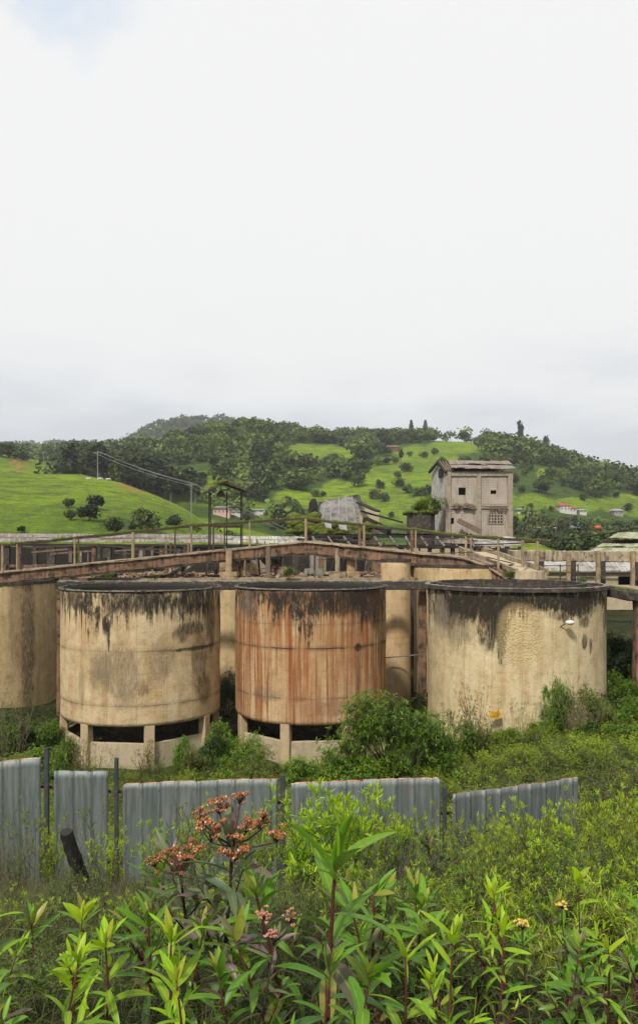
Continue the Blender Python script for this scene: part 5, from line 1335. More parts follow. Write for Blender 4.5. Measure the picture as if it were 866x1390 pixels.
# ---------------------------------------------------------------- leaves
def leaves(base, dirn, L, W, droop, fold=.25, seg=4, wav=0.0, g=None, prof='lance', roll=None):
    """base (N,3), dirn (N,3) unit; L, W, droop (N,) -> verts, quads, rib attr"""
    N = len(base); g = g or rng
    up = np.tile([0, 0, 1.0], (N, 1)); up = up + .25 * g.normal(size=(N, 3))
    side = np.cross(dirn, up); ln = np.linalg.norm(side, axis=1)[:, None]; side = np.where(ln < .1, np.array([[1.0, 0, 0]]), side / np.maximum(ln, 1e-6))
    nrm = np.cross(side, dirn)
    bendl = (g.normal(size=N) * .12 * L)[:, None]
    t = np.linspace(0, 1, seg + 1)
    pos = base.copy(); rows = []; ribs = []
    prev = pos.copy()
    for i, ti in enumerate(t):
        th = -droop * (ti ** 1.0)
        c, s = np.cos(th)[:, None], np.sin(th)[:, None]
        dd = dirn * c + nrm * s; nn = nrm * c - dirn * s
        if i > 0: prev = prev + dd * (L / seg)[:, None]
        if prof == 'lance': w = (ti ** .75 + .06) * (1.02 - ti) ** .8 * 1.75
        else: w = (ti ** .5 + .05) * (1.02 - ti) ** .6 * 1.35
        w = min(w, 1.0)
        ww = (W * .5 * w)[:, None]
        wv = (wav * np.sin(ti * 9 + np.arange(N) * 1.7))[:, None] * ww
        prev0 = prev; prev = prev + side * bendl * ti * ti
        rows += [prev - side * ww + nn * (ww * fold + wv), prev, prev + side * ww + nn * (ww * fold - wv)]
        prev = prev0
        ribs += [np.ones(N), np.zeros(N), np.ones(N)]
    V = np.stack(rows, 1).reshape(-1, 3); rib = np.stack(ribs, 1).ravel(); k = 3 * (seg + 1)
    f = []
    for i in range(seg):
        a = i * 3; f += [(a, a + 1, a + 4, a + 3), (a + 1, a + 2, a + 5, a + 4)]
    Fc = (np.arange(N)[:, None, None] * k + np.array(f)[None]).reshape(-1, 4)
    return V, Fc, rib
def perp_frame(d):
    d = d / np.linalg.norm(d); u = np.array([0, 0, 1.0]) if abs(d[2]) < .9 else np.array([1.0, 0, 0])
    a = np.cross(d, u); a /= np.linalg.norm(a); return a, np.cross(d, a)
class Plant:
    def __init__(s, seed):
        s.g = np.random.default_rng(seed); s.stem = MB(); s.lb = []; s.ld = []; s.lL = []; s.lW = []; s.dr = []; s.age = []
    def add_leaf(s, p, d, L, W, droop, age):
        s.lb.append(p); s.ld.append(d / np.linalg.norm(d)); s.lL.append(L); s.lW.append(W); s.dr.append(droop); s.age.append(age)
    def along(s, pts, t0, n, L, W, ang0, ang1, d0, d1, phase=0, age0=1.0, age1=0.0, lj=.28, short=.55, whorl=1, sizepow=1.0):
        """n leaves on a stem from fraction t0 to the tip; ang: angle to the stem low->tip"""
        pts = np.array(pts); seg = np.linalg.norm(np.diff(pts, axis=0), axis=1); cum = np.concatenate([[0], np.cumsum(seg)]); tot = cum[-1]
        ph = phase
        for i in range(n):
            f = i / max(1, n - 1); t = t0 + (1 - t0) * f
            dd = t * tot; k = min(len(seg) - 1, int(np.searchsorted(cum, dd, 'right') - 1)); q = (dd - cum[k]) / seg[k]
            p = pts[k] + (pts[k + 1] - pts[k]) * q; ax = (pts[k + 1] - pts[k]) / seg[k]
            a, b = perp_frame(ax)
            for w in range(whorl):
                ph += 2.4 if whorl == 1 else 6.283 / whorl
                an = ang0 + (ang1 - ang0) * f + s.g.normal() * .22
                d = ax * math.cos(an) + (a * math.cos(ph) + b * math.sin(ph)) * math.sin(an)
                sc = (1 - (1 - short) * f ** sizepow) * (1 + lj * s.g.normal())
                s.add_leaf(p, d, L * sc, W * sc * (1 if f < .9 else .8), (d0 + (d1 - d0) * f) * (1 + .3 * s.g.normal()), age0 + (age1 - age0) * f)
            ph += .7 if whorl > 1 else 0
    def build(s, root, leafmat, stemmat, seg=4, fold=.25, wav=0.0, prof='lance'):
        out = []
        st = s.stem.build('stems', stemmat, root, True); out.append(st)
        if s.lb:
            V, Fc, rib = leaves(np.array(s.lb), np.array(s.ld), np.array(s.lL), np.array(s.lW), np.array(s.dr), fold, seg, wav, s.g, prof)
            age = np.repeat(np.clip(s.age, 0, 1), 3 * (seg + 1))
            out.append(mesh_obj('leaves', V, Fc, leafmat, root, True, attrs={'age': age, 'rib': rib}))
        return out
def curve(p, d, L, n, bend, g, up=.3):
    pts = [np.array(p, float)]; d = np.array(d, float); d /= np.linalg.norm(d)
    for i in range(n):
        d = d + np.array([0, 0, up / n]) + g.normal(size=3) * bend; d /= np.linalg.norm(d)
        pts.append(pts[-1] + d * (L / n))
    return pts

M['lf_big'] = mat_leaf('broad_leaves', (.16, .32, .018), (.040, .120, .016), (.11, .055, .065), .30, .38, .35, True)
M['lf_bright'] = mat_leaf('young_sunlit_leaves', (.33, .50, .012), (.085, .19, .012), None, .35, .42, .35, True)  # sunlit brightness of the tips painted into the young leaf colour
M['lf_purple'] = mat_leaf('purple_tinged_leaves', (.14, .17, .07), (.085, .125, .055), (.20, .10, .13), .25, .42, .7, True)
M['lf_shrub'] = mat_leaf('shrub_leaves', (.33, .48, .014), (.028, .054, .010), (.15, .085, .05), .30, .45, .5)  # bright tips and shaded gaps painted in on top of leaf age
M['lf_olive'] = mat_leaf('olive_leaves', (.15, .21, .028), (.038, .055, .015), (.11, .08, .04), .28, .5, .5)
M['lf_bush'] = mat_leaf('bush_leaves', (.135, .245, .014), (.035, .075, .010), None, .25, .42, .55)
M['lf_dark'] = mat_leaf('dark_bush_leaves', (.055, .115, .014), (.020, .045, .009), None, .22, .45, .55)
M['st_red'] = mat_rough('red_stem', (.13, .030, .028), (.075, .022, .02), None, 8, rough=.5)
M['st_dark'] = mat_rough('dark_stem', (.060, .034, .030), (.035, .022, .02), None, 8, rough=.7)
M['st_brown'] = mat_rough('dry_stem', (.21, .16, .11), (.13, .09, .06), None, 8, rough=.8)
def mat_fl(name, c1, c2, c3):
    m = NT(name); i = m.island(); c = m.mix(i, c1, c2); c = m.mix(m.mr(i, .86, .9), c, c3)
    return m.end(m.bsdf(c, .75, spec=.2))
M['fl_or'] = mat_fl('withered_flowers', (.20, .075, .032), (.36, .145, .06), (.60, .40, .27))
M['fl_pk'] = mat_fl('pinkish_flowers', (.42, .15, .10), (.58, .27, .20), (.78, .60, .52))
M['fl_ye'] = mat_fl('yellow_flowers', (.62, .42, .06), (.72, .50, .14), (.8, .7, .4))

def ground_at(x, y): return Vector((x, y, Hs(x, y)))
def place(px, D): x = X(px, D); return ground_at(x, D)

# broad leaved plant: one red stem, long drooping leaves
def broad_plant(name, px, D, top_py, label, group, leafL=.24, leafW=.060, n=13, t0=.3, mat='lf_big', seed=1, lean=(0, 0), heads=None, stem='st_red', side=0, cat='plant', short=.75, tipbush=0, fl='fl_or', prof='lance'):
    p = place(px, D); h = max(.25, Zp(top_py, D) - p.z - leafL * .45)
    r = empty(name, p, label, cat, group)
    pl_ = Plant(seed); g = pl_.g
    pts = curve((0, 0, -.05), (lean[0], lean[1], 1), h + .05, 9, .035, g, .1)
    rad = [.0085 - .0045 * i / 9 for i in range(10)]; rad = [q * (leafL / .2) for q in rad]
    pl_.stem.tube(pts, rad, 7)
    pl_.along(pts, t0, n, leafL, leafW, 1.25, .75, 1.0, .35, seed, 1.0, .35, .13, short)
    pl_.along(pts, .955, 5, leafL * .78, leafW * 1.0, .55, .22, .25, .1, seed + 1, .3, .0, .1, .55)
    for k in range(side):
        i = 3 + k % 5; d = np.array([math.cos(k * 2.4 + seed), math.sin(k * 2.4 + seed), 1.1])
        q = curve(pts[i], d, h * (.28 + .12 * g.random()), 4, .05, g, .5); pl_.stem.tube(q, [.004, .004, .0035, .003, .0025], 6)
        pl_.along(q, .35, 7, leafL * .72, leafW * .7, 1.1, .45, .8, .2, k, .7, .05, .15, .6)
    # petioles drawn from the stem to the leaf bases are short; leaves sit on the stem
    out = pl_.build(r, M[mat], M[stem], 7, .35, .08, prof)
    if heads:
        for hd in heads:
            flower_head(r, pts, hd, g, fl)
    return r
def flower_head(r, pts, hd, g, fl='fl_or'):
    """hd = (dx, dy, dz, radius) from the stem tip; many small round bracts on a branching stalk"""
    tip = np.array(pts[-1]); c = tip + np.array(hd[:3]); R_ = hd[3]
    st = MB(); b = MB()
    base = tip + (c - tip) * .0
    mid = tip + (c - tip) * .55 + np.array([0, 0, -.02])
    st.tube([base, mid, c - np.array([0, 0, R_ * .3])], [.004, .0035, .003], 6)
    nsub = 12
    for k in range(nsub):
        a = k * 2.4; rr = R_ * math.sqrt((k + .5) / nsub) * .9 * g.uniform(.7, 1.15)
        q = c + np.array([rr * math.cos(a), rr * math.sin(a), R_ * .5 * (1 - (rr / R_) ** 2) + g.normal() * R_ * .26])
        st.tube([c - np.array([0, 0, R_ * .3]), q], [.0022, .0012], 4)
        for j in range(26):
            o = g.normal(size=3); o /= np.linalg.norm(o); o[2] = abs(o[2]) * .8 - .15
            b.blob(q + o * R_ * .27 * (g.random() ** .4), R_ * .045 * g.uniform(.6, 1.5), (g.uniform(.7, 1.2), g.uniform(.7, 1.2), g.uniform(.9, 1.9)), 1, .3)
    h_ = st.build('flower_stalk', M['st_dark'], r, True)
    f = b.build('flower_head', M[fl], h_, True)
    return f

# many stemmed shrub with whorls of narrow leaves at the branch ends
def shrub_parts(seed, h=1.2, spread=.45, stems=7, branch=4, L=.075, W=.017, n=16, mat='lf_shrub', stem='st_dark', seg=3, t0=.45, tip=9, age_low=1.0, thick=.006, bt0=.35, prof='lance'):
    pl_ = Plant(seed); g = pl_.g
    for s_ in range(stems):
        a = s_ * 2.4 + g.random(); k = (s_ + .4) / stems; tilt = spread * k ** .6
        d = (math.cos(a) * tilt, math.sin(a) * tilt, 1)
        Ls = h * (1 - .25 * k) * g.uniform(.8, 1.05)
        p0 = (math.cos(a) * .05 * h, math.sin(a) * .05 * h, -.05)
        pts = curve(p0, d, Ls, 7, .07, g, .25)
        pl_.stem.tube(pts, [thick * (1 - .75 * i / 7) for i in range(8)], 5)
        pl_.along(pts, t0, n, L, W, 1.15, .5, .5, .1, a, 1.2, .5, .2, .75)
        pl_.along(pts, .97, tip, L * .85, W, .95, .2, .2, -.1, a, .25, 0, .15, .6)
        for b_ in range(branch):
            i = 2 + int(g.integers(0, 5)); aa = a + b_ * 2.4 + g.random()
            dd = np.array([math.cos(aa), math.sin(aa), .9 + .5 * g.random()])
            q = curve(pts[i], dd, h * g.uniform(.16, .34), 5, .09, g, .5)
            pl_.stem.tube(q, [thick * .45 * (1 - .6 * k2 / 5) for k2 in range(6)], 4)
            pl_.along(q, bt0, max(4, int(n * .6)), L * .9, W * .95, 1.15, .5, .5, .1, aa, 1.1, .35, .2, .75)
            pl_.along(q, .95, tip, L * .85, W, 1.0, .25, .2, -.1, aa, .22, 0, .15, .6)
    dummy = None
    return pl_.build(None, M[mat], M[stem], seg, .3, 0, prof)
PP = {}
def get_proto(key, **kw):
    if key not in PP: PP[key] = shrub_parts(**kw)
    return PP[key]
def put_plant(key, p, h, label, cat='shrub', group=None, name='shrub', rz=None, wide=1.0, extra=None):
    r = empty(name, p, label, cat, group, rz=random.uniform(0, 6.28) if rz is None else rz)
    r.scale = (h * wide, h * wide, h)
    for o in PP[key]:
        c = o.copy(); COL.objects.link(c); c.parent = r
    return r
# prototypes have height about 1
for v in range(4):
    get_proto(('near', v), seed=40 + v, h=1.0, stems=11, branch=6, L=.085, W=.022, n=15, spread=.6, t0=.35, seg=3, tip=9, thick=.0055)
    get_proto(('bright', v), seed=60 + v, h=1.0, stems=9, branch=5, L=.095, W=.026, n=9, spread=.75, mat='lf_bright', t0=.6, seg=3, tip=11, thick=.0055, age_low=.6, bt0=.6)
    get_proto(('weed', v), seed=80 + v, h=1.0, stems=4, branch=3, L=.085, W=.014, n=16, spread=.35, mat='lf_olive', t0=.3, seg=2, tip=7, thick=.004)
    get_proto(('sprig', v), seed=150 + v, h=1.0, stems=3, branch=3, L=.078, W=.020, n=14, spread=.3, mat='lf_shrub', t0=.35, seg=3, tip=11, thick=.0045)
    get_proto(('dry', v), seed=90 + v, h=1.0, stems=7, branch=6, L=.055, W=.016, n=5, spread=.5, mat='lf_olive', stem='st_brown', t0=.7, seg=2, tip=4, thick=.006, bt0=.7)
    get_proto(('olive', v), seed=110 + v, h=1.0, stems=12, branch=6, L=.075, W=.020, n=14, spread=.7, mat='lf_olive', t0=.4, seg=2, tip=8, thick=.0055)

# leafy bush: many whorls through an uneven rounded volume
def bush_arrays(seed, tips=900, per=6, L=.055, W=.024, lobes=11, cone=0.0):
    g = np.random.default_rng(seed)
    lc = g.normal(size=(lobes, 3)); lc /= np.linalg.norm(lc, axis=1)[:, None]; lc *= (.25 + .40 * g.random((lobes, 1))); lc[:, 2] = np.abs(lc[:, 2]) * 1.15
    lr = .20 + .20 * g.random(lobes); k = g.integers(0, lobes, tips)
    d = g.normal(size=(tips, 3)); d /= np.linalg.norm(d, axis=1)[:, None]; d[:, 2] = np.where(d[:, 2] < -.3, -d[:, 2], d[:, 2])
    fr = 1 - .55 * g.random(tips) ** 1.4
    c = lc[k] + d * (lr[k] * fr)[:, None] * (1 + .12 * g.normal(size=(tips, 1)))
    c[:, :2] *= .78; c[:, 2] = c[:, 2] * .86 + .08
    if cone: c[:, :2] *= (1.15 - cone * np.clip(c[:, 2:3], 0, 1))
    ax = d * .75 + np.array([0, 0, .8]) + .3 * g.normal(size=(tips, 3)); ax /= np.linalg.norm(ax, axis=1)[:, None]
    base = np.repeat(c, per, 0); axr = np.repeat(ax, per, 0)
    rd = g.normal(size=base.shape); rd -= (rd * axr).sum(1)[:, None] * axr; rd /= np.linalg.norm(rd, axis=1)[:, None]
    dn = axr * .55 + rd * .85; dn /= np.linalg.norm(dn, axis=1)[:, None]
    n = len(base); base = base + axr * (g.random((n, 1)) - .5) * L * .8
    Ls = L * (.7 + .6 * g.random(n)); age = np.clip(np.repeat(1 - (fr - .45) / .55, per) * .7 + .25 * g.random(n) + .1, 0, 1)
    V, Fc, rib = leaves(base, dn, Ls, Ls * W / L, .3 + .3 * g.random(n), .3, 2, 0, g, 'oval')
    return V, Fc, np.repeat(age, 9), lc, lr
def bush_proto(key, mat, **kw):
    V, Fc, age, lc, lr = bush_arrays(**kw)
    o = mesh_obj('leaves', V, Fc, M[mat], None, True, attrs={'age': age, 'rib': np.ones(len(age))})
    b = MB(); g = np.random.default_rng(3)
    for c in lc:
        q = np.array([c[0] * .7, c[1] * .7, c[2] * .86]); b.tube([(0, 0, -.05), q * .5 + g.normal(size=3) * .03, q], [.016, .010, .004], 5)
    s_ = b.build('stems', M['st_dark'], None, True)
    PP[key] = [s_, o]
for v in range(3):
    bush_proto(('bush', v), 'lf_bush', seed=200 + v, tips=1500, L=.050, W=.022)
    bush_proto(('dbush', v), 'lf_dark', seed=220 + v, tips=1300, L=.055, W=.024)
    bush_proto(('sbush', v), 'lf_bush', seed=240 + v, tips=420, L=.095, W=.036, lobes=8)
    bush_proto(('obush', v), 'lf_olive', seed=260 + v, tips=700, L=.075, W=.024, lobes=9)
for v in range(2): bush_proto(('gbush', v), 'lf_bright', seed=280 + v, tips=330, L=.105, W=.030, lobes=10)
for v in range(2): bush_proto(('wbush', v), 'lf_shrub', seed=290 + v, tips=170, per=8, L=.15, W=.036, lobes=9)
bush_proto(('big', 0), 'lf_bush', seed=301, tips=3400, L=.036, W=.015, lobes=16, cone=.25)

LMK = []
def span(px, D, top, kind, label, name='bush', cat='bush', wpx=None, group=None, v=0, sink=0.0):
    p = place(px, D); h = max(.2, Zp(top, D) - p.z); p.z -= sink
    w = 1.0 if wpx is None else (wpx / F * D) / (1.15 * h)
    return put_plant((kind, v % (1 if kind == 'big' else 3)), p, h, label, cat, group, name, wide=w)
# bushes in the tank yard
YB = 'bushes growing round the tanks'
span(532, 27.5, 910, 'big', 'large dense green bush between the rusty and the pale yellow tank', wpx=168, group=YB)
span(596, 28.5, 958, 'bush', 'medium bush just right of the large dense bush', wpx=60, v=1, group=YB)
span(478, 28.5, 978, 'bush', 'lower bush at the left foot of the large dense bush', wpx=60, v=2, group=YB)
span(309, 41, 880, 'dbush', 'tall dark bush filling the gap between the two legged tanks', wpx=46, v=0, group=YB)
span(300, 31, 960, 'bush', 'green bush at the foot of the gap between the two legged tanks', wpx=60, v=1, group=YB)
span(262, 29, 996, 'obush', 'thin olive bush before the right leg of the blotchy tank', wpx=50, v=1, group=YB)
span(340, 29.5, 985, 'bush', 'bush covering the left legs of the rusty tank', wpx=56, v=0, group=YB)
span(362, 27.5, 1010, 'obush', 'low olive bush below the rusty tank', wpx=70, v=2, group=YB)
span(402, 26.5, 1018, 'sbush', 'light green bush right of the olive one below the rusty tank', wpx=60, v=0, group=YB)
span(446, 26.5, 1012, 'sbush', 'light green bush under the right side of the rusty tank', wpx=56, v=1, group=YB)
span(300, 27, 1016, 'sbush', 'small light bush between the feet of the two legged tanks', wpx=46, v=2, group=YB)
span(24, 33, 952, 'dbush', 'dark bush at the foot of the cylinder at the left edge', wpx=90, v=1, group=YB)
span(70, 33.5, 966, 'bush', 'green bush in the corner left of the blotchy tank', wpx=56, v=2, group=YB)
span(-14, 31, 962, 'bush', 'green bush cut by the left edge', wpx=70, v=0, group=YB)
span(36, 28, 996, 'bush', 'front green bush above the first fence sheet', wpx=90, v=1, group=YB)
span(78, 27.5, 1002, 'sbush', 'light bush above the first dark fence post', wpx=54, v=2, group=YB)
span(8, 26.5, 1008, 'obush', 'low olive bush behind the left end of the fence', wpx=70, v=0, group=YB)
# right side masses
RB = 'bushes massed right of the pale yellow tank'
for i, (px, D, top, k_, w_, lab) in enumerate([
    (836, 40, 838, 'dbush', 66, 'highest dark bush right of the pale yellow tank near the slab bridge'), (868, 42, 850, 'dbush', 60, 'dark bush behind the brown column at the right edge'),
    (850, 37, 872, 'dbush', 74, 'broad dark bush below the slab bridge'), (824, 34, 900, 'bush', 46, 'green bush against the right flank of the pale yellow tank'), (862, 33, 905, 'bush', 60, 'green bush in front of the brown column'),
    (835, 31, 930, 'dbush', 60, 'dark low bush right of the dry brown shrub'), (868, 30, 940, 'bush', 56, 'green bush at the right edge above the weeds'), (806, 30, 905, 'obush', 60, 'olive bush overlapping the right side of the pale yellow tank'),
    (752, 29.5, 908, 'bush', 42, 'leafy sapling bush growing against the pale yellow tank left of the dry shrub'), (800, 28, 960, 'dbush', 50, 'dark low bush at the foot of the dry shrub'), (846, 27, 965, 'sbush', 60, 'light green low bush near the right edge'),
    (880, 36, 884, 'bush', 56, 'green bush peeping in at the right edge under the bridge')]):
    span(px, D, top, k_, lab, wpx=w_, v=i, group=RB)
for i, (px, D, top, k_, w_, lab) in enumerate([(762, 30, 905, 'bush', 46, 'tall leafy bush against the pale yellow tank left of the brown dry shrubs'), (812, 29.2, 912, 'obush', 54, 'tall olive bush at the right flank of the pale yellow tank'), (735, 28.6, 972, 'bush', 50, 'low bush at the foot of the pale yellow tank right of the saplings'), (636, 29, 966, 'bush', 50, 'low bush at the foot of the pale yellow tank near the left'), (92, 29.3, 978, 'bush', 44, 'bush climbing the left leg of the blotchy tank'), (250, 29.6, 985, 'bush', 44, 'bush at the right foot of the blotchy tank'), (690, 28.6, 985, 'sbush', 50, 'low light bush under the saplings of the pale yellow tank'), (285, 30, 975, 'dbush', 44, 'dark bush just right of the blotchy tank leg')]):
    span(px, D, top, k_, lab, wpx=w_, v=i, group=RB)
SP = 'thin shrubs in front of the pale yellow tank'
for i, (px, D, top, k_, v, wd, lab) in enumerate([
    (648, 29.3, 915, 'dry', 0, 1.0, 'open branched shrub beside the yellow plate'), (672, 29.5, 958, 'dry', 2, .8, 'short open shrub right under the yellow plate'), (622, 29, 950, 'olive', 1, .8, 'loose shrub at the left foot of the pale yellow tank'),
    (700, 29.5, 935, 'weed', 1, .7, 'slim sapling left of the middle of the pale yellow tank'), (708, 29.2, 948, 'weed', 0, .8, 'second slim sapling close beside the first'), (731, 29.4, 950, 'weed', 2, .7, 'slim sapling right of the middle of the pale yellow tank'),
    (775, 29, 918, 'dry', 1, 1.0, 'large brown dry shrub with fine twigs right of the saplings'), (798, 28.6, 930, 'dry', 3, 1.0, 'brown dry shrub nearest the right rim of the pale yellow tank'), (786, 28.2, 948, 'dry', 0, 1.0, 'low brown dry shrub between the two larger ones'), (655, 28.6, 975, 'olive', 0, .9, 'low loose shrub below the yellow plate'),
    (610, 30, 975, 'weed', 3, 1.0, 'small sapling in the corner by the large dense bush'), (110, 29, 985, 'dry', 2, 1.0, 'twiggy shrub in front of the left opening of the blotchy tank'), (128, 28, 1000, 'dry', 1, 1.2, 'low twiggy shrub left of the front wall of the blotchy tank'), (205, 28.5, 1005, 'olive', 2, .9, 'thin shrub before the middle wall of the blotchy tank'),
    (22, 31, 925, 'dry', 3, .8, 'bare twiggy shrub against the cylinder at the left edge'), (6, 30, 935, 'dry', 0, .8, 'bare twiggy shrub cut by the left edge'), (222, 27.5, 1015, 'weed', 0, 1.2, 'leafy sapling right of the front wall of the blotchy tank'), (740, 20, 1000, 'weed', 1, 1.0, 'tall single weed rising from the grass right of the fence'), (818, 17, 1010, 'weed', 2, 1.0, 'forked weed rising from the grass at right'), (842, 18, 1022, 'weed', 3, 1.0, 'dark stalked weed near the right edge')]):
    p = place(px, D); h = Zp(top, D) - p.z
    put_plant((k_, v), p, h, lab, 'shrub', SP, 'thin_shrub', wide=wd * (1.0 if h < 2 else .8))

# ---------------------------------------------------------------- ground cover (uncountable)
def spread_points(g, N, area, m=3.2):
    """even scatter over the strip between two depths, a few metres wider than the view on both sides"""
    dk = np.linspace(area[0], area[1], 300); wk = (area[3] - area[2]) / F * dk + 2 * m; old = np.trapz((area[3] - area[2]) / F * dk, dk)
    cdf = np.concatenate([[0], np.cumsum((wk[1:] + wk[:-1]) / 2 * np.diff(dk))]); N = int(N * cdf[-1] / old)
    D = np.interp(g.random(N) * cdf[-1], cdf, dk); a = X(area[2], D) - m; b = X(area[3], D) + m
    x = a + (b - a) * g.random(N); return x, D, 433 + F * x / D
def cover(name, N, area, L, W, mat, seed, per=5, keep=None, hgt=.12, seg=1, clump=.35, agef=None, tall=0.0):
    g = np.random.default_rng(seed); n0 = N // per
    x, D, px = spread_points(g, n0, area)
    if clump: k_ = fbm(x, D, 1.6, 3, seed) > -clump; x, D, px = x[k_], D[k_], px[k_]
    for T in (T1, T2, T3):
        k_ = np.hypot(x - T.location.x, D - T.location.y) > 3.7; x, D, px = x[k_], D[k_], px[k_]
    z = H(x, D); hh = hgt * (.2 + 1.3 * g.random(len(x))) * (1 + 1.2 * np.clip(fbm(x, D, 2.5, 3, seed + 5), -.6, 1)) + tall * (g.random(len(x)) < .06)
    c = np.stack([x, D, z + hh], -1); base = np.repeat(c, per, 0); n = len(base)
    ax = np.array([0, 0, 1.0]) + .35 * g.normal(size=(n, 3))
    rd = g.normal(size=(n, 3)); rd[:, 2] = 0; rd /= np.linalg.norm(rd, axis=1)[:, None]
    dn = ax * .45 + rd * .8; dn /= np.linalg.norm(dn, axis=1)[:, None]
    Ls = L * (.6 + .8 * g.random(n)); base = base + g.normal(size=(n, 3)) * L * .25
    V, Fc, rib = leaves(base, dn, Ls, Ls * W / L, .4 + .4 * g.random(n), .25, seg, 0, g, 'oval')
    big = np.clip(.5 + .9 * fbm(x, D, 3.5, 3, seed + 9), 0, 1)
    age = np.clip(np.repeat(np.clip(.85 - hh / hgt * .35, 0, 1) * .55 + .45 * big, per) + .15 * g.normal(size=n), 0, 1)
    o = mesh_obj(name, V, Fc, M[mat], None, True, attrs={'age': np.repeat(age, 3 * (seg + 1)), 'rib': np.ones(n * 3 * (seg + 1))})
    tagm(o, kind='stuff')
def blades(name, N, area, h, w_, mat, seed, sprd=.35, keepf=None):
    g = np.random.default_rng(seed)
    x, D, px = spread_points(g, N, area)
    k_ = fbm(x, D, .9, 3, seed) > -.35; x, D = x[k_], D[k_]
    for T in (T1, T2, T3):
        k_ = np.hypot(x - T.location.x, D - T.location.y) > 3.7; x, D = x[k_], D[k_]
    n = len(x)
    z = H(x, D); base = np.stack([x, D, z - .01], -1); dn = np.array([0, 0, 1.0]) + sprd * g.normal(size=(n, 3)); dn /= np.linalg.norm(dn, axis=1)[:, None]
    Ls = h * (.4 + .9 * g.random(n))
    V, Fc, rib = leaves(base, dn, Ls, np.full(n, w_), .5 + .9 * g.random(n), .2, 3, 0, g, 'lance')
    o = mesh_obj(name, V, Fc, M[mat], None, True, attrs={'age': np.repeat(g.random(n), 12), 'rib': np.ones(n * 12)}); tagm(o, kind='stuff')
M['lf_grass'] = mat_leaf('grass_blades', (.10, .15, .015), (.04, .065, .012), (.12, .095, .05), .3, .5, .6)
M['lf_straw'] = mat_leaf('dry_blades', (.11, .095, .05), (.05, .04, .025), None, .2, .7, .6)
M['lf_cover'] = mat_leaf('weed_leaves', (.20, .33, .018), (.038, .072, .012), (.13, .10, .035), .28, .5, .35)
cover('yard_weeds', 150000, (12.2, 34, -60, 926), .13, .055, 'lf_cover', 31, hgt=.26, tall=.35)
cover('yard_seedlings', 60000, (12.2, 33, -60, 926), .12, .045, 'lf_shrub', 41, hgt=.34, clump=.02, tall=.2)
cover('far_yard_weeds', 60000, (34, 48, -60, 926), .14, .06, 'lf_cover', 32, hgt=.4)
blades('yard_grass', 45000, (12.2, 33, -60, 926), .40, .012, 'lf_grass', 33)
blades('yard_straw', 22000, (12.2, 32, -60, 926), .55, .008, 'lf_straw', 37)
cover('low_weeds', 70000, (2.4, 11.4, -120, 990), .045, .016, 'lf_cover', 34, hgt=.10, clump=.25)
blades('foreground_grass', 26000, (2.3, 11.4, -160, 1020), .26, .0042, 'lf_grass', 35)
blades('dry_grass', 30000, (2.3, 11.4, -160, 1020), .34, .0032, 'lf_straw', 36, .5)

# ---------------------------------------------------------------- plants in front of and on the fence line
FG = 'shrubs along the front of the fence'
for px, D, top, v, wp, lab in ((428, 7.2, 1048, 0, 100, 'dense rounded bright shrub in the middle, tips above the fence edge'), (470, 7.0, 1068, 1, 70, 'lower bright shrub merging with the rounded one on its right'), (650, 5.4, 1178, 0, 90, 'bright rounded shrub at the left foot of the right thicket'), (700, 4.6, 1190, 1, 80, 'bright rounded shrub low in the right thicket'), (610, 4.2, 1200, 1, 70, 'bright rounded shrub at the lower left corner of the thicket'), (786, 5.0, 1160, 0, 90, 'bright rounded shrub in the right half of the thicket'), (850, 4.4, 1190, 1, 80, 'bright rounded shrub near the lower right of the thicket')):
    p = place(px, D); h = Zp(top, D) - p.z
    put_plant(('gbush', v), p, h, lab, 'shrub', FG, 'rounded_shrub', wide=(wp / F * D) / (1.15 * h))
for px, D, top, v, wp, lab in ((628, 3.6, 1205, 1, 90, 'round bright whorl leaved shrub low at the left corner of the right thicket'), (682, 3.9, 1172, 0, 90, 'round bright whorl leaved shrub left of the orange flower head'), (742, 3.5, 1225, 1, 90, 'round bright whorl leaved shrub below the orange flower head'), (808, 3.8, 1180, 0, 100, 'round bright whorl leaved shrub right of the pale yellow flower head'), (862, 3.5, 1205, 1, 90, 'round bright whorl leaved shrub cut by the right edge'), (560, 3.9, 1218, 0, 70, 'round bright whorl leaved shrub in the gap right of the central plant')):
    p = place(px, D); h = Zp(top, D) - p.z
    put_plant(('wbush', v), p, h, lab, 'shrub', FG, 'rounded_shrub', wide=(wp / F * D) / (1.15 * h))
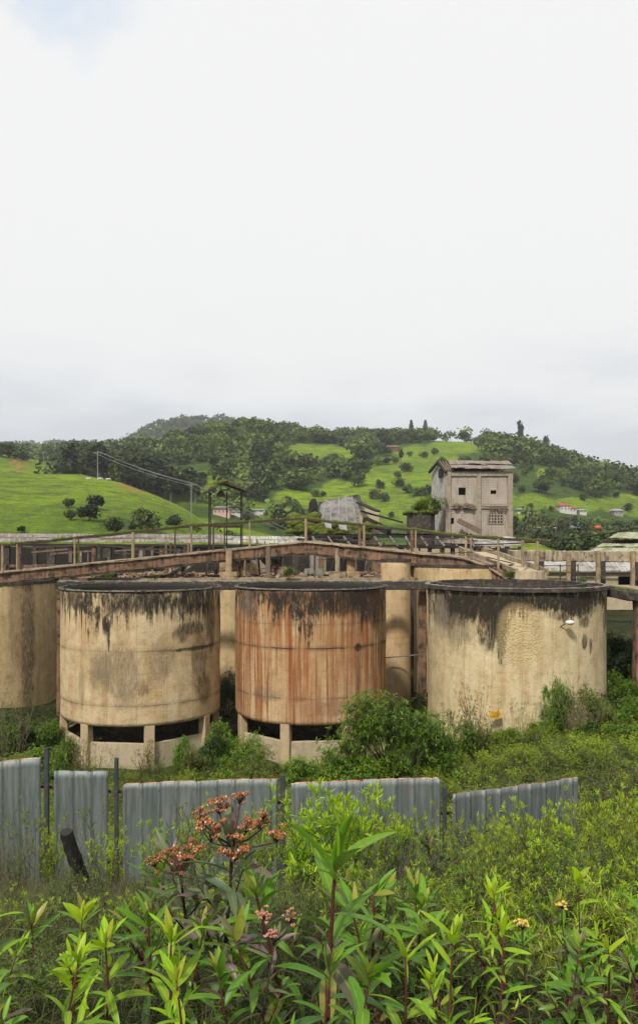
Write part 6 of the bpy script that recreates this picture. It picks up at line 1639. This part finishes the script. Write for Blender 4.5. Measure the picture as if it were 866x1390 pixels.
fr_ = [(430, 7.0, 1046, 'bright', 0, .85, 'rounded bright yellow green shrub in front of the middle of the fence'), (462, 7.4, 1060, 'bright', 1, .8, 'bright shrub overlapping the right side of the rounded one'), (505, 8.0, 1064, 'bright', 2, .7, 'upright bright shrub right of the rounded one'),
       (205, 9.8, 1104, 'bright', 3, .5, 'small tufted plant alone in front of the wide sheet with pale edge'), (131, 9.6, 1060, 'weed', 0, .8, 'tall weed in front of the narrow lone sheet'), (118, 9.2, 1105, 'weed', 1, .8, 'shorter weed beside the charred stake'),
       (150, 8.8, 1118, 'near', 0, .6, 'leafy weed before the second dark post'), (68, 9.4, 1115, 'near', 1, .55, 'leafy weed before the first dark post'), (28, 9.6, 1092, 'weed', 2, .9, 'tall weed near the left edge in front of the first sheet'), (45, 9.2, 1085, 'weed', 3, .8, 'tallest weed in front of the first sheet'),
       (8, 9.0, 1105, 'dry', 1, .6, 'stalky brown weed cut by the left edge'), (272, 8.6, 1088, 'near', 2, .55, 'leafy shrub behind the left flower heads'), (255, 9.2, 1075, 'olive', 0, .6, 'dark leaved shrub at the joint of the two wide sheets'), (390, 8.8, 1085, 'weed', 2, .7, 'slim weed in front of the third dark post'),
       (555, 8.0, 1135, 'sprig', 3, .5, 'leafy shrub low in front of the sheet with bright red edge'), (580, 7.4, 1115, 'sprig', 0, .5, 'leafy shrub left of the last dark post'), (540, 8.6, 1090, 'weed', 1, .7, 'slim weed before the sheet with bright red edge'), (620, 8.2, 1085, 'weed', 1, .6, 'thin weed at the foot of the last dark post'),
       (600, 6.8, 1140, 'sprig', 3, .5, 'slim shrub below the last dark post'), (520, 6.6, 1145, 'sprig', 1, .5, 'leafy shrub right behind the central broad leaved plant'), (90, 7.6, 1160, 'olive', 2, .6, 'low olive shrub at the foot of the charred stake'), (20, 7.8, 1150, 'olive', 0, .7, 'low olive shrub at the left edge'),
       (350, 8.0, 1105, 'near', 2, .6, 'leafy shrub behind the right flower heads'), (490, 9.6, 1072, 'weed', 3, .8, 'thin weed rising before the joint of the middle sheets')]
for px, D, top, k_, v, wd, lab in fr_:
    p = place(px, D); h = Zp(top, D) - p.z
    put_plant((k_, v), p, h, lab, 'shrub', FG, 'leafy_shrub', wide=wd)
# dense thicket at the right: rows from back to front
RT = 'shrubs of the thicket at the right'
adj = {'near': 'narrow leaved green', 'olive': 'olive green', 'bright': 'bright yellow green', 'weed': 'thin stalked', 'dry': 'brown twiggy'}
rows_ = [(10.2, 1062, 'back'), (8.8, 1078, 'second'), (7.4, 1096, 'third'), (6.2, 1118, 'fourth'), (5.2, 1150, 'fifth'), (4.4, 1185, 'sixth'), (3.8, 1222, 'front')]
ri = 0
for D, top, rn in rows_:
    n_ = {10.2: 6, 8.8: 7, 7.4: 7, 6.2: 7, 5.2: 7, 4.4: 6, 3.8: 6}[D]
    x0 = {10.2: 690, 8.8: 655, 7.4: 640, 6.2: 612, 5.2: 600, 4.4: 600, 3.8: 610}[D]
    for i in range(n_):
        px = x0 + (905 - x0) * (i + .3 * random.uniform(-1, 1)) / (n_ - 1)
        tp = max(top, float(np.interp(px, [600, 640, 680, 720, 780, 866], [1180, 1150, 1112, 1088, 1068, 1052]))) + random.uniform(-12, 20)
        k_ = ['near', 'olive', 'near', 'weed', 'near', 'bright', 'olive'][(i * 3 + ri) % 7]
        if k_ == 'bright' and D > 7: k_ = 'near'
        if k_ == 'weed': tp -= 8
        p = place(px, D); h = max(.35, Zp(tp, D) - p.z)
        put_plant((k_, (i + ri) % 4), p, h, '%s shrub, %s from the left in the %s row of the right thicket' % (adj[k_], ords[i], rn), 'shrub', RT, 'thicket_shrub', wide=.62 if h > 1 else .8)
    ri += 1

for i, (px, D, top) in enumerate([(492, 8.2, 1078), (515, 7.6, 1090), (538, 8.6, 1084), (556, 7.2, 1104), (574, 8.8, 1096), (590, 7.6, 1112), (628, 8.6, 1102), (652, 7.8, 1112), (672, 8.8, 1092), (312, 8.4, 1092), (352, 8.6, 1088)]):
    p = place(px, D); h = Zp(top, D) - p.z
    put_plant(('sprig' if i % 2 else 'near', i % 4), p, h, 'slim shrub against the fence sheets, %s from the flower heads rightwards' % ords[[9, 10].index(i) if i > 8 else i + 2], 'shrub', FG, 'slim_shrub', wide=.5)
sprigs = [(622, 6.8, 1092), (645, 7.8, 1075), (668, 6.0, 1108), (684, 8.2, 1066), (702, 6.6, 1088), (722, 8.4, 1060), (742, 7.0, 1078), (760, 8.8, 1062), (780, 6.4, 1090), (798, 8.0, 1066), (815, 5.4, 1120), (832, 7.4, 1060), (850, 6.2, 1085), (866, 8.2, 1050), (655, 5.0, 1140), (735, 5.2, 1128), (690, 4.6, 1160), (770, 4.8, 1150), (845, 4.9, 1135), (880, 5.6, 1090)]
for i, (px, D, top0) in enumerate(sprigs):
    top = max(top0, float(np.interp(px, [600, 640, 680, 720, 780, 866], [1165, 1125, 1090, 1068, 1055, 1045]))); p = place(px, D); h = Zp(top, D) - p.z
    put_plant(('sprig', i % 4), p, h, 'tall bright tipped sprig rising above the right thicket, %s from the left' % ords[sorted(sprigs).index((px, D, top0))], 'shrub', RT, 'tall_sprig', wide=.7)
# leafy stems standing in the second rank behind the front plants
mids = [(40, 4.6, 1178), (75, 4.2, 1200), (120, 4.8, 1170), (165, 4.4, 1186), (210, 4.7, 1160), (245, 4.1, 1196), (300, 4.5, 1165), (365, 4.2, 1180), (420, 4.6, 1140), (470, 4.3, 1160), (510, 4.8, 1150), (545, 4.2, 1180), (585, 4.6, 1160), (10, 4.3, 1186)]
for i, (px, D, top) in enumerate(mids):
    tp0 = top; top = top + (26 if px < 230 else 10)
    p = place(px, D); h = max(.4, Zp(top, D) - p.z)
    put_plant((['near', 'olive', 'sprig'][i % 3], i % 4), p, h, 'dark stemmed shrub in the second rank of the foreground, %s from the left' % ords[sorted(mids).index((px, D, tp0))], 'shrub', 'shrubs behind the front plants', 'foreground_shrub', wide=.9)
# tufts rooted in the ruins
for px, D, z_, h_, k_, lab in ((391, 44, None, .8, 'sbush', 'green fern tuft beside the fallen planks'), (790, 40, Zp(797, 40), .55, 'sbush', 'round green tuft on the slab bridge'), (655, 43, Zp(775, 43), .5, 'sbush', 'small green tuft by the curved end of the walkway'), (692, 40, Zp(787, 40), .6, 'bush', 'dark green tuft under the curved end of the walkway'), (610, 44, Zp(792, 44), .4, 'sbush', 'low green tuft behind the rim of the pale yellow tank'),
    (268, 49, Zp(722, 49), .8, 'obush', 'olive tuft at the foot of the gabled hut'), (560, 47, None, .5, 'bush', 'small tuft at the right end of the platform'), (150, 43, None, .45, 'sbush', 'small tuft on the platform behind the blotchy tank'), (210, 44, None, .4, 'obush', 'low olive tuft on the platform behind the blotchy tank'), (584, 76, Zp(700, 76), 2.4, 'bush', 'bush growing on top of the overgrown vat'), (566, 77, Zp(700, 77), 1.6, 'sbush', 'small bush at the left on top of the overgrown vat')):
    put_plant((k_, 0), Vector((X(px, D), D, (ZD - .05) if z_ is None else z_)), h_, lab, 'plant', 'tufts growing on the ruins', 'tuft', wide=1.1)

# ---------------------------------------------------------------- foreground broad leaved plants
BP = 'broad leaved plants in the foreground'
broad_plant('broad_leaved_plant', 447, 2.55, 1108, 'tall central plant with long drooping leaves on a dark red stem', BP, .27, .082, 11, .34, seed=4, short=.9)
small = [(22, 3.1, 1200, 'bright rosette plant at the lower left corner', .17, .042, 'lf_bright'), (96, 3.0, 1228, 'bright rosette plant second from the lower left corner', .15, .036, 'lf_bright'), (150, 2.8, 1236, 'bright plant low between two rosettes at left', .14, .040, 'lf_bright'),
         (182, 3.5, 1162, 'leafy plant with upright pale tip left of the flower heads', .20, .052, 'lf_big'), (228, 2.7, 1236, 'broad bright leaved plant below the left flower heads', .15, .046, 'lf_bright'), (290, 3.3, 1200, 'plant with upright bright tip below the flower heads', .16, .044, 'lf_bright'),
         (398, 3.2, 1150, 'plant with pale upright leaves just left of the central plant', .20, .050, 'lf_big'), (488, 3.3, 1170, 'leafy plant just right of the central plant', .20, .045, 'lf_big'), (527, 2.9, 1205, 'plant with a purplish tip leaf right of the central plant', .18, .044, 'lf_big'),
         (560, 3.4, 1195, 'green plant in the gap before the right thicket', .18, .044, 'lf_big'), (546, 2.5, 1252, 'low bright plant right of the central plant near the bottom', .15, .042, 'lf_bright'), (590, 2.6, 1255, 'low plant with a rounded bright leaf near the bottom', .14, .046, 'lf_bright'),
         (60, 2.5, 1275, 'low bright plant at the bottom between the two left rosettes', .15, .040, 'lf_bright'), (480, 2.3, 1262, 'low plant at the foot of the central plant', .15, .046, 'lf_big'), (415, 2.3, 1285, 'low plant left of the foot of the central plant', .14, .044, 'lf_big'),
         (270, 2.35, 1290, 'low bright tips at the bottom under the flower heads', .13, .034, 'lf_bright'), (205, 3.2, 1210, 'green plant left of the broad bright one', .16, .044, 'lf_big'), (-6, 2.6, 1235, 'green plant cut by the lower left edge', .17, .044, 'lf_big'), (330, 2.5, 1300, 'low green plant at the bottom below the pinkish flower heads', .13, .04, 'lf_big'),
         (640, 3.2, 1178, 'upright bright tipped plant at the left side of the thicket', .13, .032, 'lf_bright'), (692, 3.0, 1195, 'bright tipped plant rising in the middle of the thicket', .13, .034, 'lf_bright'), (800, 3.3, 1165, 'tall bright tipped plant in the right part of the thicket', .14, .034, 'lf_bright'),
         (838, 3.2, 1185, 'tall plant with erect light leaves near the right edge', .14, .034, 'lf_bright'), (824, 2.8, 1235, 'low bright star shaped plant near the lower right corner', .13, .030, 'lf_bright'), (670, 2.7, 1250, 'low bright plant at the bottom of the thicket', .13, .034, 'lf_bright'), (750, 2.7, 1265, 'low plant at the bottom right of the thicket middle', .13, .034, 'lf_big'), (640, 2.4, 1290, 'low plant at the bottom left of the thicket', .12, .036, 'lf_bright'), (862, 2.5, 1280, 'low plant in the lower right corner', .13, .034, 'lf_big')]
for i, (px, D, top, lab, L_, W_, mt) in enumerate(small):
    if px > 600: L_, W_ = L_ * .82, W_ * .85
    pf_ = 'lance'
    if i % 4 == 1: L_, W_, pf_ = L_ * .78, W_ * 1.35, 'oval'
    broad_plant('broad_leaved_plant', px, D, top, lab, BP, L_ * 1.15, W_ * 1.12, 14, .25, mt, prof=pf_, seed=20 + i, lean=(random.uniform(-.32, .32), random.uniform(-.25, .15)), side=2 if i % 2 else 1)
for i, (px, D, top, lab) in enumerate([(50, 3.7, 1232, 'dark green plant between the two left rosettes'), (128, 3.9, 1222, 'dark green plant behind the second rosette'), (215, 3.6, 1212, 'dark green plant left below the left flower heads'), (248, 3.1, 1222, 'green plant just under the left flower heads'), (372, 3.6, 1180, 'drooping green plant between flower heads and central plant'), (380, 2.8, 1230, 'low drooping plant left of the central stem'), (432, 3.4, 1165, 'green plant standing behind the central stem'),
    (505, 3.7, 1180, 'dark green plant two leaves right of the central stem'), (575, 3.8, 1190, 'dark green plant before the last dark post'), (612, 3.2, 1215, 'green plant at the lower left of the thicket'), (730, 3.6, 1215, 'green plant low in the middle of the thicket'), (775, 2.9, 1250, 'green plant below the pale yellow flower head'), (850, 3.0, 1215, 'green plant low at the right edge')]):
    broad_plant('broad_leaved_plant', px, D, top, lab, BP, .17, .046, 16, .2, 'lf_big', seed=90 + i, lean=(random.uniform(-.4, .4), random.uniform(-.3, .2)), side=2)
FP = 'plants with withered flower heads'
broad_plant('flowering_plant', 312, 3.3, 1098, 'tall purple leaved plant with several brown orange flower heads', FP, .26, .066, 15, .3, 'lf_purple', 61, (-.03, 0), [(-.05, .0, .15, .06), (.03, .05, .17, .045), (.13, .0, .12, .03), (-.08, -.05, .06, .08), (.02, -.07, -.01, .085), (.19, -.05, .05, .055), (.12, .04, .07, .05), (-.13, .02, .11, .045), (.06, .0, .07, .05)], 'st_dark', 6)
broad_plant('flowering_plant', 276, 3.4, 1130, 'purple leaved plant whose flower heads stand left of the tall one', FP, .25, .062, 14, .35, 'lf_purple', 62, (-.1, 0), [(-.05, 0, .06, .055), (.04, -.04, .09, .065), (-.11, .03, .03, .045), (.0, .0, .02, .05)], 'st_dark', 5)
broad_plant('flowering_plant', 344, 2.7, 1262, 'short plant with pinkish flower heads below the tall flowering one', FP, .14, .036, 7, .3, 'lf_purple', 63, (.05, 0), [(-.04, 0, .09, .032), (.055, 0, .08, .034), (-.01, -.02, .03, .03)], 'st_dark', 0, fl='fl_pk')
broad_plant('flowering_plant', 716, 3.0, 1262, 'shrub stem with one yellow orange flower head in the thicket', FP, .12, .03, 8, .4, 'lf_big', 64, (.0, 0), [(.0, 0, .06, .034)], 'st_dark', 1, fl='fl_ye')
broad_plant('flowering_plant', 778, 3.1, 1238, 'shrub stem with a pale yellow flower head right of the orange one', FP, .12, .03, 8, .4, 'lf_big', 65, (.0, 0), [(.0, 0, .07, .028)], 'st_dark', 1, fl='fl_ye')
# undergrowth nobody could count: small shrubs and twigs knitted together under the plants
def undergrowth(name, keys, N, area, hr, seed, ex=None, lm='lf_under'):
    g = np.random.default_rng(seed); Lv, La, Sv, Sf = [], [], [], []
    so = 0; Sq = []
    data = []
    for k in keys:
        st, lf = PP[k]
        v = np.empty(len(lf.data.vertices) * 3, np.float32); lf.data.vertices.foreach_get('co', v); a = np.empty(len(lf.data.vertices), np.float32); lf.data.attributes['age'].data.foreach_get('value', a)
        f = np.empty(len(lf.data.loops), np.int32); lf.data.loops.foreach_get('vertex_index', f)
        sv = np.empty(len(st.data.vertices) * 3, np.float32); st.data.vertices.foreach_get('co', sv)
        sq = [tuple(p.vertices) for p in st.data.polygons if len(p.vertices) == 4]
        data.append((v.reshape(-1, 3), a, f.reshape(-1, 4), sv.reshape(-1, 3), np.array(sq)))
    lo = 0; LF = []
    xs_, Ds_, ps_ = spread_points(g, N, area, 1.6 if area[2] < 600 else .4)
    if area[2] >= 600: xs_ = xs_ + 1.2 * (xs_ > X(860, Ds_)); ps_ = 433 + F * xs_ / Ds_
    for i in range(len(xs_)):
        v, a, f, sv, sq = data[i % len(data)]
        D = float(Ds_[i]); px = float(ps_[i]); x = float(xs_[i]); z = Hs(x, D)
        if ex and D > 6.2 and px < 600: continue
        if name.startswith('thicket') and px < 700 and D > 6: continue
        h = g.uniform(*hr) * min(1.0, .45 + D * .06); th = g.random() * 6.28; c, s = math.cos(th), math.sin(th); w = h * g.uniform(.9, 1.4)
        def tf(q): return np.stack([(q[:, 0] * c - q[:, 1] * s) * w + x, (q[:, 0] * s + q[:, 1] * c) * w + D, q[:, 2] * h + z], -1)
        Lv.append(tf(v)); La.append(np.clip(a * .6 + .4 * g.random(), 0, 1)); LF.append(f + lo); lo += len(v)
        Sv.append(tf(sv)); Sq.append(sq + so); so += len(sv)
    A = np.concatenate(La)
    o = mesh_obj(name, np.concatenate(Lv), np.concatenate(LF), M[lm], None, True, attrs={'age': A, 'rib': np.ones(len(A))}); tagm(o, kind='stuff')
    o = mesh_obj(name + '_twigs', np.concatenate(Sv), np.concatenate(Sq), M['st_dark'], None, True); tagm(o, kind='stuff')
M['lf_under'] = mat_leaf('undergrowth_leaves', (.10, .17, .016), (.022, .040, .010), (.09, .065, .035), .22, .5, .5)
undergrowth('undergrowth', [('near', 0), ('olive', 1), ('near', 2), ('olive', 3), ('dry', 1), ('weed', 0), ('bright', 1)], 260, (2.7, 11.0, -60, 930), (.25, .55), 71, 1)
undergrowth('thicket_undergrowth', [('near', 1), ('olive', 0), ('near', 3), ('dry', 2)], 80, (3.4, 10.8, 620, 930), (.45, .85), 72)
undergrowth('yard_undergrowth', [('near', 1), ('olive', 0), ('near', 3), ('dry', 2)], 150, (20, 30.5, -40, 900), (.35, .8), 73)
undergrowth('yard_shrublets', [('near', 1), ('sprig', 0), ('bright', 3), ('near', 2), ('sprig', 3)], 330, (13, 31, 470, 920), (.35, .8), 74, None, 'lf_shrub')
undergrowth('yard_sprouts', [('near', 1), ('sprig', 0), ('bright', 3)], 120, (13, 30, -40, 480), (.3, .7), 75, None, 'lf_shrub')
for key in PP:
    for o in PP[key]: COL.objects.unlink(o)
